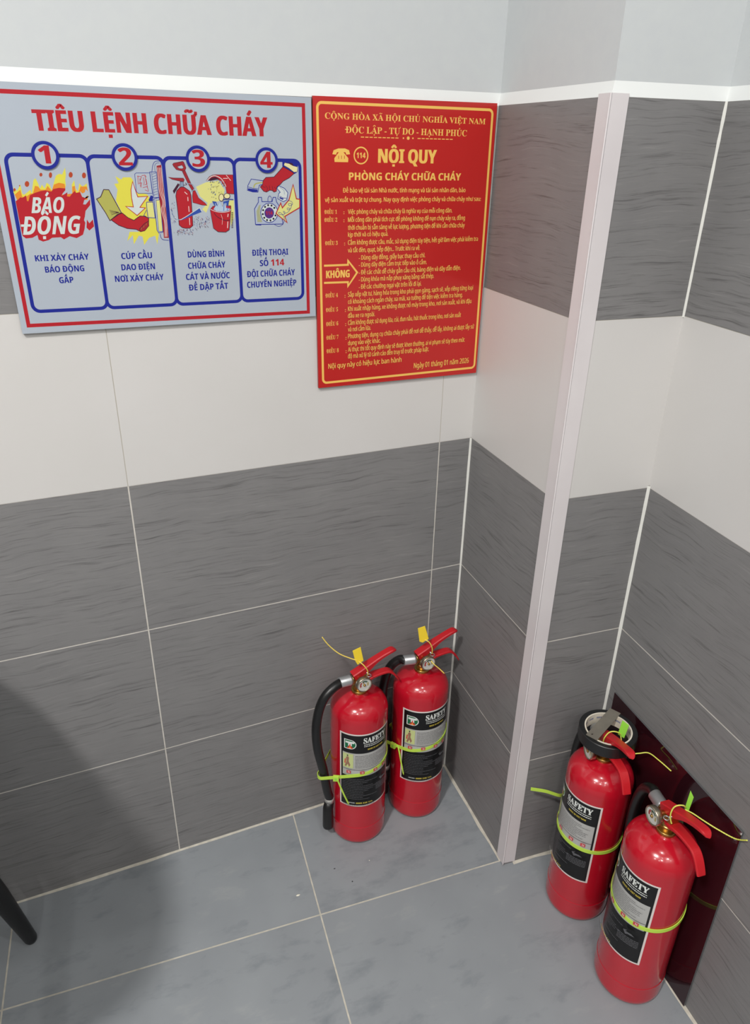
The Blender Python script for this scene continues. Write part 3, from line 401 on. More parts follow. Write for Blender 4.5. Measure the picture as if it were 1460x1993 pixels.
P3 = [('F','paleyel',[(277.8,125.9),(293.7,119.5),(312.5,117.4),(321.0,130.2),(317.6,144.6),(297.6,148.8),(290.2,162.6),(284.4,157.4),(293.7,148.8),(282.8,139.4)],None,0.8,0),('F','paleyel',[(319.8,146.8),(334.3,144.7),(333.5,169.0),(326.9,183.1),(327.7,159.3)],None,0.8,0),('F','maroon',[(246.1,95.6),(247.7,93.9),(261.4,91.3),(263.1,93.0),(265.4,100.2),(263.1,104.3),(258.6,104.4),(250.9,102.7),(247.0,97.9)],'plum',0.5,0),('F','board',[(252.5,98.6),(259.7,96.5),(261.7,99.9),(259.7,101.3),(255.2,101.0)],'plum',0.4,0),('F','maroon',[(259.3,105.1),(263.6,103.6),(270.6,121.0),(275.2,129.4),(271.3,130.8),(266.7,122.4)],'plum',0.5,0),('F','red',[(272.7,131.6),(275.9,130.9),(280.3,141.5),(289.8,148.8),(292.2,152.0),(284.9,151.6),(275.8,149.0),(271.3,147.9),(271.1,139.4)],'plum',0.6,0),('S','steel',[(261.5,121.0),(272.0,122.4),(275.1,126.6),(273.6,130.1),(268.7,133.7),(269.4,139.3),(269.7,148.6)],0.9,0,1),('F','maroon',[(238.0,112.8),(245.7,113.8),(259.9,114.0),(261.3,116.1),(260.2,118.9),(254.3,118.2),(243.3,115.8)],'plum',0.5,0),('F','plum',[(251.4,121.0),(253.8,123.1),(244.3,135.7),(242.8,131.5)],None,0.8,0),('F','steel',[(255.0,118.9),(259.5,118.9),(259.5,126.6),(253.5,126.6)],'plum',0.6,0),('S','plum',[(259.0,123.8),(264.4,123.1),(262.4,120.3)],0.8,0,0),('F','red',[(253.4,127.3),(256.5,125.9),(260.3,126.6),(267.4,131.5),(269.2,137.2),(268.8,158.7),(268.3,180.5),(263.3,184.1),(257.1,184.3),(251.8,183.1),(247.6,179.4),(247.3,154.9),(246.6,138.5),(248.5,131.5)],'plum',0.9,0),('S','pink',[(260.0,132.9),(263.9,136.5)],1.1,0,0),('S','pink',[(264.2,140.0),(264.0,145.7)],1.1,0,0),('S','pink',[(264.3,152.9),(264.3,160.8)],1.1,0,0),('S','pink',[(263.9,169.5),(263.7,179.7)],1.1,0,0),('F','blue',[(249.0,172.9),(258.6,168.7),(280.7,155.2),(284.1,161.0),(266.5,167.0),(255.2,171.5)],None,0.8,0),('S','paper',[(241.1,167.0),(245.2,172.1),(251.4,171.5),(261.1,166.5),(280.7,155.2),(283.7,161.0)],0.9,0,0),('S','steel',[(237.6,156.9),(239.8,165.5),(242.3,170.6),(249.1,171.8)],1.0,0,1),('S','maroon',[(247.8,184.7),(248.5,186.1)],0.45,0,0),('S','navy',[(243.1,146.6),(243.9,148.1)],0.45,0,0),('S','navy',[(281.5,180.1),(282.1,181.2)],0.45,0,0),('S','maroon',[(250.1,185.4),(250.6,186.3)],0.45,0,0),('S','navy',[(291.1,167.4),(292.1,169.1)],0.45,0,0),('S','navy',[(282.4,170.2),(283.1,171.4)],0.45,0,0),('S','maroon',[(240.3,172.4),(241.2,174.2)],0.45,0,0),('S','navy',[(244.1,187.9),(244.5,188.8)],0.45,0,0),('S','navy',[(237.3,156.8),(238.3,158.6)],0.45,0,0),('S','navy',[(284.8,175.4),(285.6,176.8)],0.45,0,0),('S','plum',[(259.2,185.4),(259.8,186.7)],0.45,0,0),('S','plum',[(240.6,165.9),(241.8,168.2)],0.45,0,0),('S','plum',[(276.6,169.0),(277.6,170.8)],0.45,0,0),('S','navy',[(258.0,185.8),(259.0,187.6)],0.45,0,0),('S','maroon',[(244.4,187.6),(245.3,189.3)],0.45,0,0),('S','maroon',[(288.7,168.6),(289.2,169.4)],0.45,0,0),('S','plum',[(249.8,189.0),(250.9,191.1)],0.45,0,0),('S','plum',[(253.3,185.5),(254.1,187.0)],0.45,0,0),('S','navy',[(292.1,171.5),(293.1,173.3)],0.45,0,0),('S','plum',[(237.9,156.8),(239.1,159.1)],0.45,0,0),('S','plum',[(285.1,181.4),(286.1,183.3)],0.45,0,0),('S','maroon',[(251.0,185.5),(251.8,187.0)],0.45,0,0),('S','plum',[(248.2,189.1),(248.7,190.1)],0.45,0,0),('S','navy',[(254.9,187.9),(255.6,189.3)],0.45,0,0),('S','maroon',[(293.7,175.8),(294.5,177.3)],0.45,0,0),('S','plum',[(258.7,185.8),(259.1,186.7)],0.45,0,0),('S','plum',[(278.0,177.4),(279.3,179.7)],0.45,0,0),('S','plum',[(265.6,189.3),(266.3,190.6)],0.45,0,0),('S','plum',[(242.7,169.4),(243.7,171.4)],0.45,0,0),('S','plum',[(273.7,168.8),(274.3,169.8)],0.45,0,0),('S','maroon',[(258.5,186.2),(259.7,188.4)],0.45,0,0),('S','maroon',[(248.7,185.9),(249.3,187.0)],0.45,0,0),('S','navy',[(258.2,186.3),(258.9,187.6)],0.45,0,0),('S','plum',[(266.4,192.9),(267.2,194.3)],0.45,0,0),('S','maroon',[(262.9,184.9),(263.5,186.0)],0.45,0,0),('S','navy',[(253.2,189.7),(254.3,191.7)],0.45,0,0),('S','navy',[(282.7,175.9),(283.7,177.7)],0.45,0,0),('S','navy',[(253.5,187.4),(254.3,188.9)],0.45,0,0),('S','maroon',[(291.4,177.5),(291.9,178.3)],0.45,0,0),('S','maroon',[(280.3,171.5),(281.4,173.7)],0.45,0,0),('S','plum',[(275.3,174.8),(276.1,176.3)],0.45,0,0),('S','maroon',[(289.9,170.4),(290.3,171.2)],0.45,0,0),('S','plum',[(234.8,184.8),(235.3,185.7)],0.45,0,0),('S','maroon',[(286.5,176.0),(287.7,178.2)],0.45,0,0),('S','plum',[(243.0,189.1),(244.1,191.1)],0.45,0,0),('S','plum',[(288.9,174.0),(289.4,174.9)],0.45,0,0),('S','maroon',[(262.0,191.7),(262.9,193.5)],0.45,0,0),('S','plum',[(240.2,147.7),(241.3,149.8)],0.45,0,0),('S','plum',[(251.1,186.9),(251.6,187.8)],0.45,0,0),('S','maroon',[(255.7,190.9),(256.4,192.2)],0.45,0,0),('S','plum',[(278.9,181.9),(279.7,183.3)],0.45,0,0),('S','plum',[(241.8,173.3),(242.9,175.4)],0.45,0,0),('S','maroon',[(257.8,190.3),(258.6,191.7)],0.45,0,0),('S','plum',[(271.5,184.0),(272.3,185.5)],0.45,0,0),('S','maroon',[(282.3,169.7),(283.5,171.9)],0.45,0,0),('S','navy',[(276.6,172.5),(277.8,174.6)],0.45,0,0),('S','plum',[(265.1,192.1),(266.1,194.1)],0.45,0,0),('S','plum',[(273.6,167.0),(274.1,167.9)],0.45,0,0),('S','navy',[(264.5,188.7),(265.2,190.1)],0.45,0,0),('S','plum',[(254.3,190.7),(255.5,193.1)],0.45,0,0),('S','plum',[(274.4,177.5),(275.1,178.7)],0.45,0,0),('S','plum',[(280.7,176.7),(282.0,179.0)],0.45,0,0),('S','navy',[(271.0,173.2),(271.5,174.1)],0.45,0,0),('S','maroon',[(293.3,172.3),(294.1,173.7)],0.45,0,0),('S','navy',[(274.3,177.7),(275.0,178.9)],0.45,0,0),('S','plum',[(244.9,190.7),(245.9,192.6)],0.45,0,0),('S','navy',[(239.6,174.1),(240.7,176.3)],0.45,0,0),('S','plum',[(273.6,171.4),(274.3,172.6)],0.45,0,0),('S','plum',[(270.3,174.9),(271.4,176.9)],0.45,0,0),('S','maroon',[(281.5,180.8),(282.8,183.1)],0.45,0,0),('S','plum',[(243.9,192.4),(244.8,194.2)],0.45,0,0),('S','plum',[(278.8,183.9),(279.3,184.9)],0.45,0,0),('S','navy',[(274.1,180.1),(275.0,181.9)],0.45,0,0),('S','maroon',[(284.8,178.4),(286.0,180.6)],0.45,0,0),('S','maroon',[(287.4,178.4),(288.1,179.7)],0.45,0,0),('S','plum',[(278.6,176.3),(279.5,177.9)],0.45,0,0),('S','navy',[(288.0,173.4),(288.8,174.8)],0.45,0,0),('S','maroon',[(250.3,187.5),(250.7,188.2)],0.45,0,0),('S','navy',[(287.8,174.4),(288.7,176.1)],0.45,0,0),('S','plum',[(257.4,187.4),(257.8,188.2)],0.45,0,0),('S','navy',[(260.1,192.6),(261.0,194.4)],0.45,0,0),('S','navy',[(270.7,170.1),(271.2,170.9)],0.45,0,0),('S','plum',[(261.8,189.7),(262.7,191.3)],0.45,0,0),('S','navy',[(250.7,192.2),(251.3,193.2)],0.45,0,0),('S','maroon',[(238.1,154.8),(239.1,156.7)],0.45,0,0),('S','plum',[(238.5,158.4),(239.0,159.3)],0.45,0,0),('S','maroon',[(286.4,177.5),(287.4,179.3)],0.45,0,0),('S','plum',[(277.6,178.5),(278.8,180.8)],0.45,0,0),('S','maroon',[(266.3,190.3),(267.4,192.2)],0.45,0,0),('S','plum',[(263.4,185.5),(264.5,187.6)],0.45,0,0),('S','navy',[(263.5,187.4),(264.0,188.4)],0.45,0,0),('S','plum',[(263.8,188.9),(264.5,190.1)],0.45,0,0),('S','plum',[(252.9,187.3),(253.7,188.7)],0.45,0,0),('S','maroon',[(249.8,189.8),(250.4,191.0)],0.45,0,0),('S','plum',[(242.4,150.7),(243.3,152.3)],0.45,0,0),('S','maroon',[(247.1,188.7),(247.9,190.2)],0.45,0,0),('S','plum',[(287.1,174.3),(288.2,176.3)],0.45,0,0),('S','maroon',[(253.6,185.4),(254.4,187.0)],0.45,0,0),('S','navy',[(241.4,173.1),(242.6,175.3)],0.45,0,0),('S','plum',[(289.3,180.3),(290.1,181.7)],0.45,0,0),('S','navy',[(283.6,170.5),(284.5,172.1)],0.45,0,0),('S','plum',[(281.0,175.1),(282.2,177.2)],0.45,0,0),('S','plum',[(286.9,181.6),(288.1,183.8)],0.45,0,0),('S','navy',[(270.4,175.0),(271.6,177.3)],0.45,0,0),('S','maroon',[(290.0,169.8),(290.5,170.6)],0.45,0,0),('S','maroon',[(237.2,175.3),(237.9,176.5)],0.45,0,0),('S','plum',[(276.4,168.4),(277.7,170.7)],0.45,0,0),('S','plum',[(241.1,155.2),(241.8,156.3)],0.45,0,0),('S','maroon',[(286.7,182.9),(287.1,183.7)],0.45,0,0),('S','navy',[(246.3,186.0),(247.3,187.9)],0.45,0,0),('S','plum',[(283.1,171.9),(283.9,173.3)],0.45,0,0),('S','navy',[(238.2,162.9),(239.4,165.2)],0.45,0,0),('S','plum',[(266.7,186.7),(267.2,187.7)],0.45,0,0),('S','plum',[(252.7,185.8),(253.5,187.3)],0.45,0,0),('S','plum',[(290.1,171.4),(291.2,173.3)],0.45,0,0),('S','maroon',[(290.3,181.7),(291.1,183.1)],0.45,0,0),('S','navy',[(248.6,188.3),(249.0,189.1)],0.45,0,0),('S','navy',[(270.3,178.4),(271.3,180.2)],0.45,0,0),('S','plum',[(238.6,189.5),(239.1,190.5)],0.45,0,0),('S','maroon',[(275.3,183.7),(275.9,184.9)],0.45,0,0),('S','navy',[(287.3,175.1),(287.8,176.0)],0.45,0,0),('S','plum',[(236.0,170.0),(236.5,171.1)],0.45,0,0),('S','navy',[(247.6,191.2),(248.1,192.2)],0.45,0,0),('S','plum',[(250.9,188.9),(251.9,190.7)],0.45,0,0),('S','plum',[(272.8,185.2),(274.0,187.4)],0.45,0,0),('S','navy',[(278.8,181.0),(279.8,182.8)],0.45,0,0),('S','navy',[(238.7,158.8),(239.3,160.1)],0.45,0,0),('S','plum',[(293.5,169.5),(294.6,171.5)],0.45,0,0),('S','plum',[(290.7,182.0),(291.7,183.9)],0.45,0,0),('S','plum',[(274.8,170.5),(276.0,172.8)],0.45,0,0),('S','plum',[(243.1,154.8),(243.6,155.7)],0.45,0,0),('S','plum',[(270.2,174.2),(270.9,175.5)],0.45,0,0),('S','plum',[(278.0,181.7),(279.1,183.7)],0.45,0,0),('S','navy',[(244.4,186.9),(245.0,188.1)],0.45,0,0),('S','navy',[(267.5,185.9),(268.5,187.7)],0.45,0,0),('S','maroon',[(256.1,188.7),(256.5,189.6)],0.45,0,0),('S','maroon',[(244.9,186.8),(246.1,189.1)],0.45,0,0),('S','navy',[(238.9,148.9),(239.5,150.1)],0.45,0,0),('S','navy',[(290.2,174.9),(290.7,175.7)],0.45,0,0),('S','plum',[(281.5,180.7),(282.0,181.7)],0.45,0,0),('S','maroon',[(271.4,171.2),(271.8,171.9)],0.45,0,0),('S','plum',[(259.6,190.6),(260.8,192.9)],0.45,0,0),('S','plum',[(246.1,186.7),(247.0,188.4)],0.45,0,0),('S','plum',[(287.6,174.8),(288.9,177.1)],0.45,0,0),('S','plum',[(244.1,189.1),(245.0,190.9)],0.45,0,0),('S','maroon',[(278.1,167.2),(278.9,168.6)],0.45,0,0),('F','red',[(293.9,117.4),(299.0,111.8),(303.8,109.7),(308.5,109.1),(335.1,109.1),(335.3,136.0),(323.8,135.3),(322.8,126.6),(315.7,117.4),(309.6,114.6),(304.9,114.9),(298.6,116.7)],'plum',0.4,0),('F','plum',[(297.0,117.1),(302.0,113.2),(308.3,112.1),(314.3,115.2),(308.0,116.0),(300.1,117.4)],None,0.8,0),('S','paper',[(294.7,117.8),(301.3,112.1),(308.4,110.7),(316.6,114.5),(321.6,121.6),(323.3,125.9)],1.0,0,1),('S','pink',[(319.8,114.2),(326.9,114.1)],0.9,0,0),('S','pink',[(324.8,109.5),(331.4,117.3)],0.8,0,0),('S','steel',[(311.3,121.0),(312.4,119.6)],0.55,0,0),('S','steel',[(305.8,125.9),(307.0,124.4)],0.55,0,0),('S','khaki',[(312.6,142.6),(314.0,140.9)],0.55,0,0),('S','steel',[(301.0,126.4),(302.0,125.1)],0.55,0,0),('S','blue',[(302.8,140.8),(303.5,139.9)],0.55,0,0),('S','steel',[(317.1,119.4),(318.2,117.9)],0.55,0,0),('S','plum',[(321.3,121.2),(322.6,119.7)],0.55,0,0),('S','plum',[(308.6,126.7),(310.1,124.9)],0.55,0,0),('S','khaki',[(314.8,133.8),(315.9,132.4)],0.55,0,0),('S','khaki',[(311.0,125.4),(312.5,123.6)],0.55,0,0),('S','plum',[(299.3,130.1),(300.1,129.1)],0.55,0,0),('S','plum',[(318.3,125.2),(319.2,124.0)],0.55,0,0),('S','khaki',[(302.8,133.7),(304.3,131.9)],0.55,0,0),('S','blue',[(295.7,129.1),(296.3,128.3)],0.55,0,0),('S','steel',[(316.1,118.2),(316.8,117.3)],0.55,0,0),('S','plum',[(316.5,122.8),(318.0,121.0)],0.55,0,0),('S','khaki',[(321.9,117.6),(322.4,117.0)],0.55,0,0),('S','khaki',[(307.7,131.6),(308.3,130.9)],0.55,0,0),('S','plum',[(311.5,134.5),(312.6,133.2)],0.55,0,0),('S','steel',[(313.3,119.1),(314.3,117.9)],0.55,0,0),('S','khaki',[(317.0,143.7),(318.1,142.3)],0.55,0,0),('S','plum',[(312.5,121.0),(313.6,119.6)],0.55,0,0),('S','khaki',[(311.0,117.5),(311.6,116.8)],0.55,0,0),('S','khaki',[(308.6,128.9),(309.4,127.8)],0.55,0,0),('S','blue',[(320.6,121.5),(321.5,120.4)],0.55,0,0),('S','blue',[(300.0,134.3),(300.7,133.4)],0.55,0,0),('S','steel',[(320.7,133.1),(321.3,132.4)],0.55,0,0),('S','blue',[(300.5,133.3),(301.6,131.9)],0.55,0,0),('S','khaki',[(320.1,121.7),(320.7,120.9)],0.55,0,0),('S','khaki',[(316.4,136.5),(317.5,135.2)],0.55,0,0),('S','plum',[(300.1,140.7),(300.8,139.8)],0.55,0,0),('S','steel',[(316.6,139.1),(317.4,138.0)],0.55,0,0),('S','plum',[(299.3,120.0),(300.8,118.1)],0.55,0,0),('S','steel',[(308.7,118.6),(310.2,116.8)],0.55,0,0),('S','blue',[(300.2,124.0),(301.7,122.1)],0.55,0,0),('S','blue',[(303.8,134.5),(305.3,132.6)],0.55,0,0),('S','plum',[(302.4,119.8),(303.7,118.2)],0.55,0,0),('S','steel',[(298.8,128.4),(299.7,127.2)],0.55,0,0),('S','khaki',[(304.9,137.4),(306.0,136.0)],0.55,0,0),('S','plum',[(303.2,126.8),(304.5,125.3)],0.55,0,0),('S','steel',[(303.9,120.0),(304.8,118.9)],0.55,0,0),('S','plum',[(306.0,142.8),(307.0,141.6)],0.55,0,0),('S','steel',[(305.1,119.7),(306.1,118.6)],0.55,0,0),('S','steel',[(314.9,119.9),(315.5,119.1)],0.55,0,0),('S','blue',[(305.5,137.4),(306.8,135.8)],0.55,0,0),('S','blue',[(301.9,135.5),(303.3,133.7)],0.55,0,0),('S','khaki',[(317.6,137.2),(319.0,135.5)],0.55,0,0),('S','blue',[(316.7,144.1),(318.1,142.3)],0.55,0,0),('S','steel',[(305.0,136.8),(306.4,135.0)],0.55,0,0),('S','plum',[(319.3,125.1),(320.2,124.0)],0.55,0,0),('F','cream',[(318.9,141.0),(318.4,142.9),(317.5,144.6),(316.2,145.7),(314.7,146.1),(313.3,145.7),(312.1,144.6),(311.4,142.9),(311.3,141.0),(311.7,139.0),(312.7,137.4),(314.0,136.3),(315.5,135.9),(316.9,136.3),(318.0,137.4),(318.7,139.1)],'plum',0.8,0),('F','cream',[(328.5,138.9),(328.1,140.3),(327.0,141.5),(325.5,142.4),(323.7,142.6),(321.9,142.3),(320.5,141.5),(319.6,140.3),(319.3,138.8),(319.8,137.4),(320.9,136.2),(322.4,135.4),(324.2,135.1),(325.9,135.4),(327.4,136.2),(328.3,137.4)],'plum',0.8,0),('S','navy',[(316.8,143.9),(325.6,143.2),(333.5,144.0)],1.0,0,0),('F','blue',[(300.2,146.0),(306.4,146.7),(309.7,155.5),(305.0,154.7)],None,0.8,0),('F','blue',[(317.4,146.8),(327.1,144.7),(324.2,152.7),(318.4,154.8)],None,0.8,0),('F','red',[(296.5,157.9),(301.2,153.2),(328.9,152.7),(328.5,158.6),(326.3,174.1),(324.1,187.5),(318.2,190.8),(306.2,190.1),(299.5,184.8),(298.1,172.2)],'plum',0.6,0),('F','water',[(301.6,157.6),(306.0,151.8),(300.8,147.4),(308.2,153.3),(312.7,146.8),(315.3,154.1),(320.5,148.3),(320.8,155.6),(327.8,157.1),(324.4,160.0),(315.6,161.4),(306.1,160.2)],None,0.8,0),('S','paper',[(306.2,159.8),(305.4,148.9)],0.7,0,0),('S','paper',[(308.9,159.8),(308.7,148.9)],0.7,0,0),('S','paper',[(311.7,159.9),(312.0,148.9)],0.7,0,0),('S','paper',[(314.5,159.9),(315.4,149.0)],0.7,0,0),('S','blue',[(317.3,159.9),(318.7,149.0)],0.7,0,0),('S','paper',[(320.0,160.0),(322.0,149.0)],0.7,0,0),('S','blue',[(322.8,160.0),(325.4,149.0)],0.7,0,0),('S','paper',[(296.9,157.5),(305.3,160.9),(315.5,162.1),(325.2,160.8),(328.6,157.9)],0.8,0,1),('S','plum',[(302.0,162.7),(305.6,167.5),(311.6,171.3),(319.4,174.0),(326.3,173.4)],0.9,0,1),('S','pink',[(324.0,164.4),(323.0,168.9)],1.3,0,0),('S','pink',[(322.7,175.5),(321.5,185.2)],1.3,0,0),('S','pink',[(312.9,165.0),(314.5,171.0),(313.4,179.8)],0.5,0,0),('S','plum',[(329.0,163.0),(331.9,162.3)],0.8,0,0),('S','plum',[(328.9,165.4),(331.7,164.7)],0.8,0,0),('S','plum',[(328.7,167.7),(331.6,167.0)],0.8,0,0),('S','plum',[(328.6,170.1),(331.4,169.4)],0.8,0,0),('S','plum',[(328.4,172.5),(331.3,171.8)],0.8,0,0),('S','plum',[(328.2,174.9),(331.1,174.2)],0.8,0,0),('S','plum',[(328.1,177.3),(330.9,176.6)],0.8,0,0),('S','plum',[(327.9,179.6),(330.8,178.9)],0.8,0,0),('S','plum',[(327.7,182.0),(330.6,181.3)],0.8,0,0),('S','plum',[(327.6,184.4),(330.5,183.7)],0.8,0,0)]
P4 = [('F','navy',[(414.4,90.6),(439.6,90.3),(439.2,104.2),(433.6,107.6),(428.3,103.5),(414.2,96.9)],None,0.8,0),('F','cream',[(418.2,91.5),(425.5,92.8),(431.6,95.8),(439.0,97.4),(438.2,104.5),(432.9,104.9),(425.3,99.5),(416.6,95.2)],'plum',0.4,0),('F','plum',[(424.0,91.1),(430.2,92.1),(433.2,95.4),(427.8,94.4)],None,0.8,0),('F','board',[(363.6,115.0),(381.6,117.3),(384.9,120.0),(381.3,122.7),(375.9,123.7),(373.2,133.6),(364.8,133.2),(356.7,130.8),(357.8,124.1)],'navy',1.0,0),('S','navy',[(357.7,126.1),(365.9,128.1),(373.4,128.5)],0.8,0,0),('S','khaki',[(366.7,127.4),(368.8,122.7),(373.8,120.7),(383.0,120.0)],1.6,0,1),('F','navy',[(358.0,128.1),(373.0,129.8),(372.8,132.9),(364.9,132.9),(357.5,130.5)],None,0.8,0),('F','paper',[(407.3,124.4),(416.5,128.2),(421.8,134.4),(419.8,144.8),(414.2,147.5),(405.0,143.3),(406.9,135.7),(409.3,133.7),(404.1,128.1)],'navy',1.0,0),('S','navy',[(407.5,139.2),(413.6,142.0),(420.3,142.7)],0.8,0,0),('S','steel',[(408.8,126.8),(415.6,130.9),(416.2,137.1)],0.7,0,0),('F','navy',[(408.2,140.6),(414.4,143.0),(413.5,145.1),(407.4,142.6)],None,0.8,0),('F','red',[(415.3,97.2),(430.6,104.9),(432.8,106.9),(424.8,113.1),(414.6,117.9),(409.7,122.7),(404.2,126.1),(403.1,132.3),(399.2,133.6),(396.2,131.2),(392.4,130.9),(386.9,133.6),(382.4,132.2),(377.3,126.1),(381.3,122.7),(382.3,117.3),(387.1,112.6),(400.2,111.8),(407.3,105.0)],'plum',0.9,0),('S','plum',[(385.8,124.1),(388.7,128.1),(386.9,132.9)],0.6,0,1),('S','plum',[(391.9,124.1),(392.4,130.2)],0.6,0,1),('S','plum',[(396.5,124.7),(397.8,131.6)],0.6,0,1),('S','plum',[(379.7,125.4),(385.7,126.8)],0.6,0,1),('S','plum',[(399.5,126.1),(403.3,129.5)],0.6,0,1),('F','steel2',[(373.5,141.1),(378.5,141.1),(378.9,147.3),(395.5,147.4),(397.3,141.2),(401.6,141.2),(402.5,147.5),(407.7,155.2),(412.2,180.7),(366.8,180.6),(366.5,157.6),(373.2,147.9)],'navy',1.1,0),('F','khaki2',[(373.7,152.8),(376.8,151.4),(374.6,163.9),(377.8,177.3),(370.1,177.2),(369.4,161.1)],None,0.8,0),('F','paper',[(404.2,163.9),(402.9,169.4),(399.6,174.1),(394.9,177.2),(389.5,178.2),(384.1,177.0),(379.7,173.8),(377.0,169.1),(376.2,163.6),(377.5,158.1),(380.8,153.5),(385.4,150.5),(390.8,149.5),(396.1,150.6),(400.5,153.7),(403.3,158.4)],'navy',1.1,0),('F','ink',[(401.6,167.8),(401.5,168.4),(401.1,168.9),(400.6,169.2),(400.0,169.3),(399.4,169.2),(398.9,168.9),(398.6,168.4),(398.5,167.8),(398.6,167.2),(399.0,166.7),(399.5,166.3),(400.1,166.2),(400.7,166.4),(401.2,166.7),(401.5,167.2)],None,0.6,0),('F','ink',[(398.2,172.6),(398.1,173.2),(397.7,173.7),(397.2,174.1),(396.6,174.2),(396.0,174.0),(395.5,173.7),(395.2,173.2),(395.1,172.6),(395.2,172.0),(395.6,171.5),(396.1,171.2),(396.7,171.1),(397.3,171.2),(397.8,171.5),(398.1,172.0)],None,0.6,0),('F','ink',[(393.0,175.1),(392.9,175.7),(392.5,176.2),(392.0,176.5),(391.4,176.6),(390.8,176.5),(390.3,176.1),(390.0,175.6),(389.9,175.0),(390.1,174.4),(390.4,173.9),(390.9,173.6),(391.5,173.5),(392.1,173.6),(392.6,174.0),(392.9,174.5)],None,0.6,0),('F','ink',[(387.5,174.5),(387.4,175.1),(387.0,175.6),(386.5,175.9),(385.9,176.0),(385.3,175.9),(384.8,175.5),(384.5,175.0),(384.4,174.4),(384.5,173.8),(384.9,173.3),(385.4,173.0),(386.0,172.9),(386.6,173.0),(387.1,173.4),(387.4,173.9)],None,0.6,0),('F','ink',[(383.1,171.0),(383.0,171.6),(382.6,172.1),(382.1,172.4),(381.5,172.5),(380.9,172.4),(380.4,172.1),(380.1,171.6),(380.0,171.0),(380.2,170.4),(380.5,169.9),(381.0,169.5),(381.6,169.4),(382.2,169.6),(382.7,169.9),(383.0,170.4)],None,0.6,0),('F','ink',[(381.0,165.6),(380.9,166.2),(380.5,166.7),(380.0,167.0),(379.4,167.1),(378.8,167.0),(378.3,166.7),(378.0,166.2),(377.9,165.6),(378.1,165.0),(378.5,164.5),(379.0,164.2),(379.6,164.1),(380.2,164.2),(380.6,164.5),(380.9,165.0)],None,0.6,0),('F','ink',[(381.8,159.8),(381.7,160.3),(381.3,160.8),(380.8,161.2),(380.2,161.3),(379.6,161.1),(379.1,160.8),(378.8,160.3),(378.7,159.7),(378.9,159.1),(379.2,158.6),(379.7,158.3),(380.3,158.2),(380.9,158.3),(381.4,158.7),(381.7,159.2)],None,0.6,0),('F','ink',[(385.2,155.0),(385.1,155.6),(384.7,156.1),(384.2,156.4),(383.6,156.5),(383.0,156.4),(382.5,156.0),(382.2,155.5),(382.1,154.9),(382.3,154.4),(382.6,153.9),(383.1,153.5),(383.7,153.4),(384.3,153.6),(384.8,153.9),(385.1,154.4)],None,0.6,0),('F','ink',[(390.3,152.5),(390.2,153.1),(389.8,153.6),(389.3,153.9),(388.7,154.1),(388.1,153.9),(387.6,153.6),(387.3,153.1),(387.2,152.5),(387.4,151.9),(387.7,151.4),(388.3,151.1),(388.8,151.0),(389.4,151.1),(389.9,151.5),(390.2,152.0)],None,0.6,0),('F','ink',[(395.8,153.1),(395.7,153.7),(395.3,154.2),(394.8,154.5),(394.2,154.6),(393.6,154.5),(393.1,154.2),(392.8,153.7),(392.7,153.1),(392.9,152.5),(393.2,152.0),(393.7,151.7),(394.3,151.6),(394.9,151.7),(395.4,152.0),(395.7,152.5)],None,0.6,0),('F','ink',[(400.2,156.5),(400.1,157.1),(399.7,157.6),(399.2,157.9),(398.6,158.0),(398.0,157.9),(397.5,157.6),(397.2,157.1),(397.1,156.5),(397.3,155.9),(397.6,155.4),(398.1,155.1),(398.7,155.0),(399.3,155.1),(399.8,155.4),(400.1,155.9)],None,0.6,0),('F','violet',[(397.6,164.0),(396.9,167.0),(395.1,169.6),(392.5,171.3),(389.6,171.8),(386.7,171.2),(384.3,169.4),(382.8,166.9),(382.4,163.9),(383.1,160.9),(384.8,158.4),(387.4,156.7),(390.3,156.1),(393.2,156.7),(395.6,158.5),(397.1,161.0)],'navy',0.6,0),('T','114','B','red',384.5,395.4,166.6,5.2),('S','navy',[(388.6,146.7),(389.2,141.8),(392.0,139.1),(394.6,141.9),(394.8,146.7)],0.8,0,1),('S','navy',[(367.2,181.0),(376.0,181.5)],1.4,0,0),('F','paleyel',[(430.8,122.7),(435.7,143.5),(441.2,144.2),(440.9,156.5),(415.4,169.4),(419.0,178.7),(401.0,164.9),(409.4,149.6),(411.9,156.6),(423.4,144.8)],'red',1.6,0),('S','navy',[(421.4,145.8),(427.6,147.6),(428.7,151.8),(423.5,153.6),(422.4,150.7),(427.5,151.1),(425.3,158.2),(420.5,159.5),(420.2,157.0),(424.5,158.1),(421.6,162.7),(415.2,164.7),(413.3,161.9),(415.6,162.6),(414.3,166.5),(407.2,166.4),(405.3,163.9),(408.1,163.6),(412.7,167.9),(414.4,175.0),(410.5,182.1),(404.1,184.1),(397.9,181.2)],0.7,0,1)]
T2H = [('T','CỘNG HÒA XÃ HỘI CHỦ NGHĨA VIỆT NAM','S','gold',19.6,308.2,31.4,8.8),('T','ĐỘC LẬP - TỰ DO - HẠNH PHÚC','S','gold',54.2,273.5,50.3,9.7),('T','NỘI QUY','H','gold',111.7,217.7,92.4,20.5),('T','PHÒNG CHÁY CHỮA CHÁY','B','gold',60.1,267.4,118.4,11.2)]
